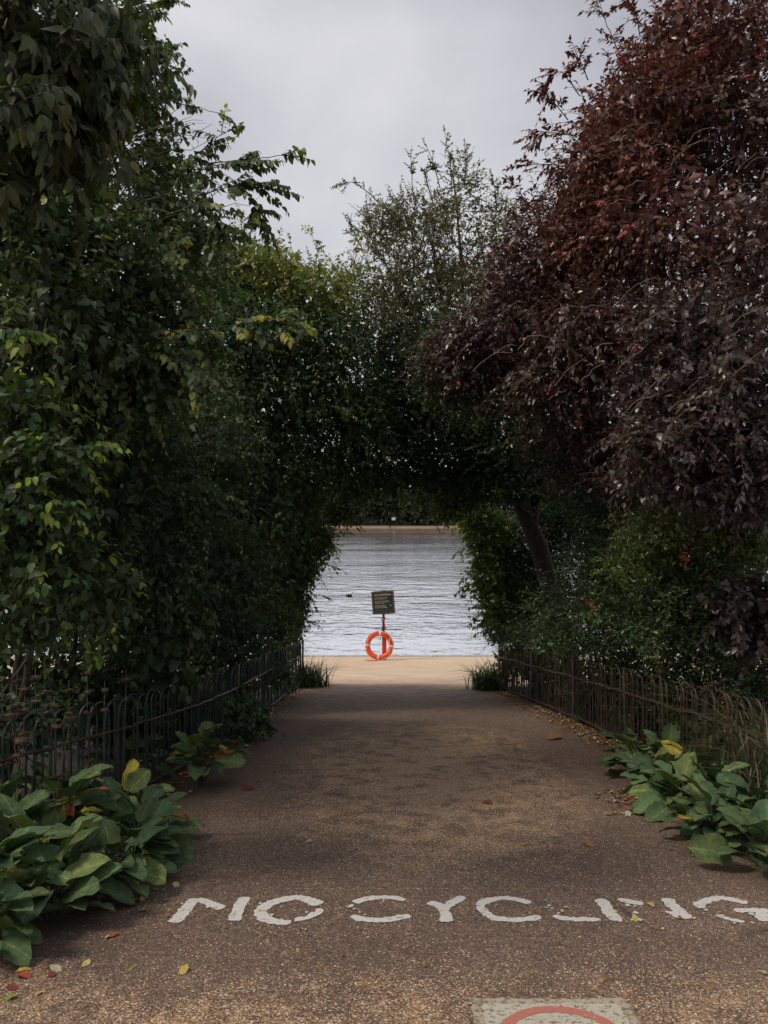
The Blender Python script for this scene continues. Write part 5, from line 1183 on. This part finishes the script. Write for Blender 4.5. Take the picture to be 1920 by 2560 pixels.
# orange line coiled on the ground
rg2 = random.Random(4); z0 = gz(20.0) + .014; pts = []
for k in range(60):
    a = k * .55; px, py = P(922 - 10 * math.cos(a) * (1 - k / 90) + k * .35, 1645, 19.95)[0], 19.93 + .06 * math.sin(a) + .02 * rg2.gauss(0, 1)
    pts.append((px, py, gz(py) + .012 + .004 * (k % 3)))
pts += [(lc[0] - .02, 20.05, gz(20.05) + .015), (lc[0] + .12, 20.1, gz(20.1) + .014), (gx + .05, 20.24, gz(20.24) + .03)]
mb = MB(); mb.tube(pts, .007, 5); ro = mb.build('throwing_line', M_OROPE, None, smooth=True); tag(ro, 'orange throwing line coiled on the ground by the lifebuoy', 'rope')
# small litter along the shore edge
# ------------------------------------------------------------------ ducks
M_DUCK = simple('dark_plumage', (.022, .017, .013), .7, .5, 30, .2); M_DUCKB = simple('brown_breast', (.06, .042, .03), .7, .4, 30, .2); M_BILL = simple('duck_bill', (.20, .15, .05), .5, .2, 10, 0)
def ellips(mb, c, r, n=12, m_=8):
    V = []; F = []
    for i in range(1, m_):
        th = math.pi * i / m_
        for k in range(n): V.append((c[0] + r[0] * math.cos(th), c[1] + r[1] * math.sin(th) * math.cos(2 * math.pi * k / n), c[2] + r[2] * math.sin(th) * math.sin(2 * math.pi * k / n)))
    for i in range(m_ - 2):
        for k in range(n): F.append((i * n + k, i * n + (k + 1) % n, i * n + n + (k + 1) % n, i * n + n + k))
    a = len(V); V += [(c[0] + r[0], c[1], c[2]), (c[0] - r[0], c[1], c[2])]
    for k in range(n): F.append((k, a, (k + 1) % n)); F.append(((m_ - 2) * n + k, (m_ - 2) * n + (k + 1) % n, a + 1))
    mb.add(V, F)
def duck(u, v, label, dirx):
    d = (CAM_Z - WATER_Z) * FPX / (v - HOR); x = (u - 960) / FPX * d
    root = empty('duck', (x, d, WATER_Z), label, 'duck', 'ducks on the lake'); root.rotation_euler = (0, 0, 0 if dirx > 0 else math.pi)
    # body, neck and head as one continuous surface of rings along the back
    prof = [(-.20, .075, .004, .006), (-.17, .065, .022, .016), (-.12, .045, .060, .045), (-.03, .030, .082, .068), (.06, .035, .074, .066), (.115, .065, .046, .058), (.135, .105, .030, .036), (.142, .138, .027, .027), (.150, .165, .031, .030), (.172, .172, .027, .026), (.196, .164, .014, .012)]
    mb = MB(); V = []; F = []; n = 10
    for (px, pz, ry, rz) in prof:
        for k in range(n):
            w = 2 * math.pi * k / n; V.append((px + (0.015 * math.sin(w) if .1 < px < .15 else 0), ry * math.cos(w), pz + rz * math.sin(w)))
    for i in range(len(prof) - 1):
        for k in range(n): F.append((i * n + k, i * n + (k + 1) % n, i * n + n + (k + 1) % n, i * n + n + k))
    F.append(tuple(range(n - 1, -1, -1))); F.append(tuple((len(prof) - 1) * n + k for k in range(n))); mb.add(V, F)
    mb.build('body', M_DUCK, root, smooth=True)
    mb = MB(); mb.box((.212, 0, .160), (.022, .012, .005), None, .002); mb.build('bill', M_BILL, root)
    for s_ in (-1, 1):
        mb = MB(); ellips(mb, (-.05, s_ * .068, .055), (.105, .018, .038)); mb.build('wing', M_DUCKB, root, smooth=True)
duck(874, 1490, 'dark duck swimming left of the no-swimming sign', 1); duck(1158, 1492, 'dark duck swimming right of the sign near the shrub', 1)
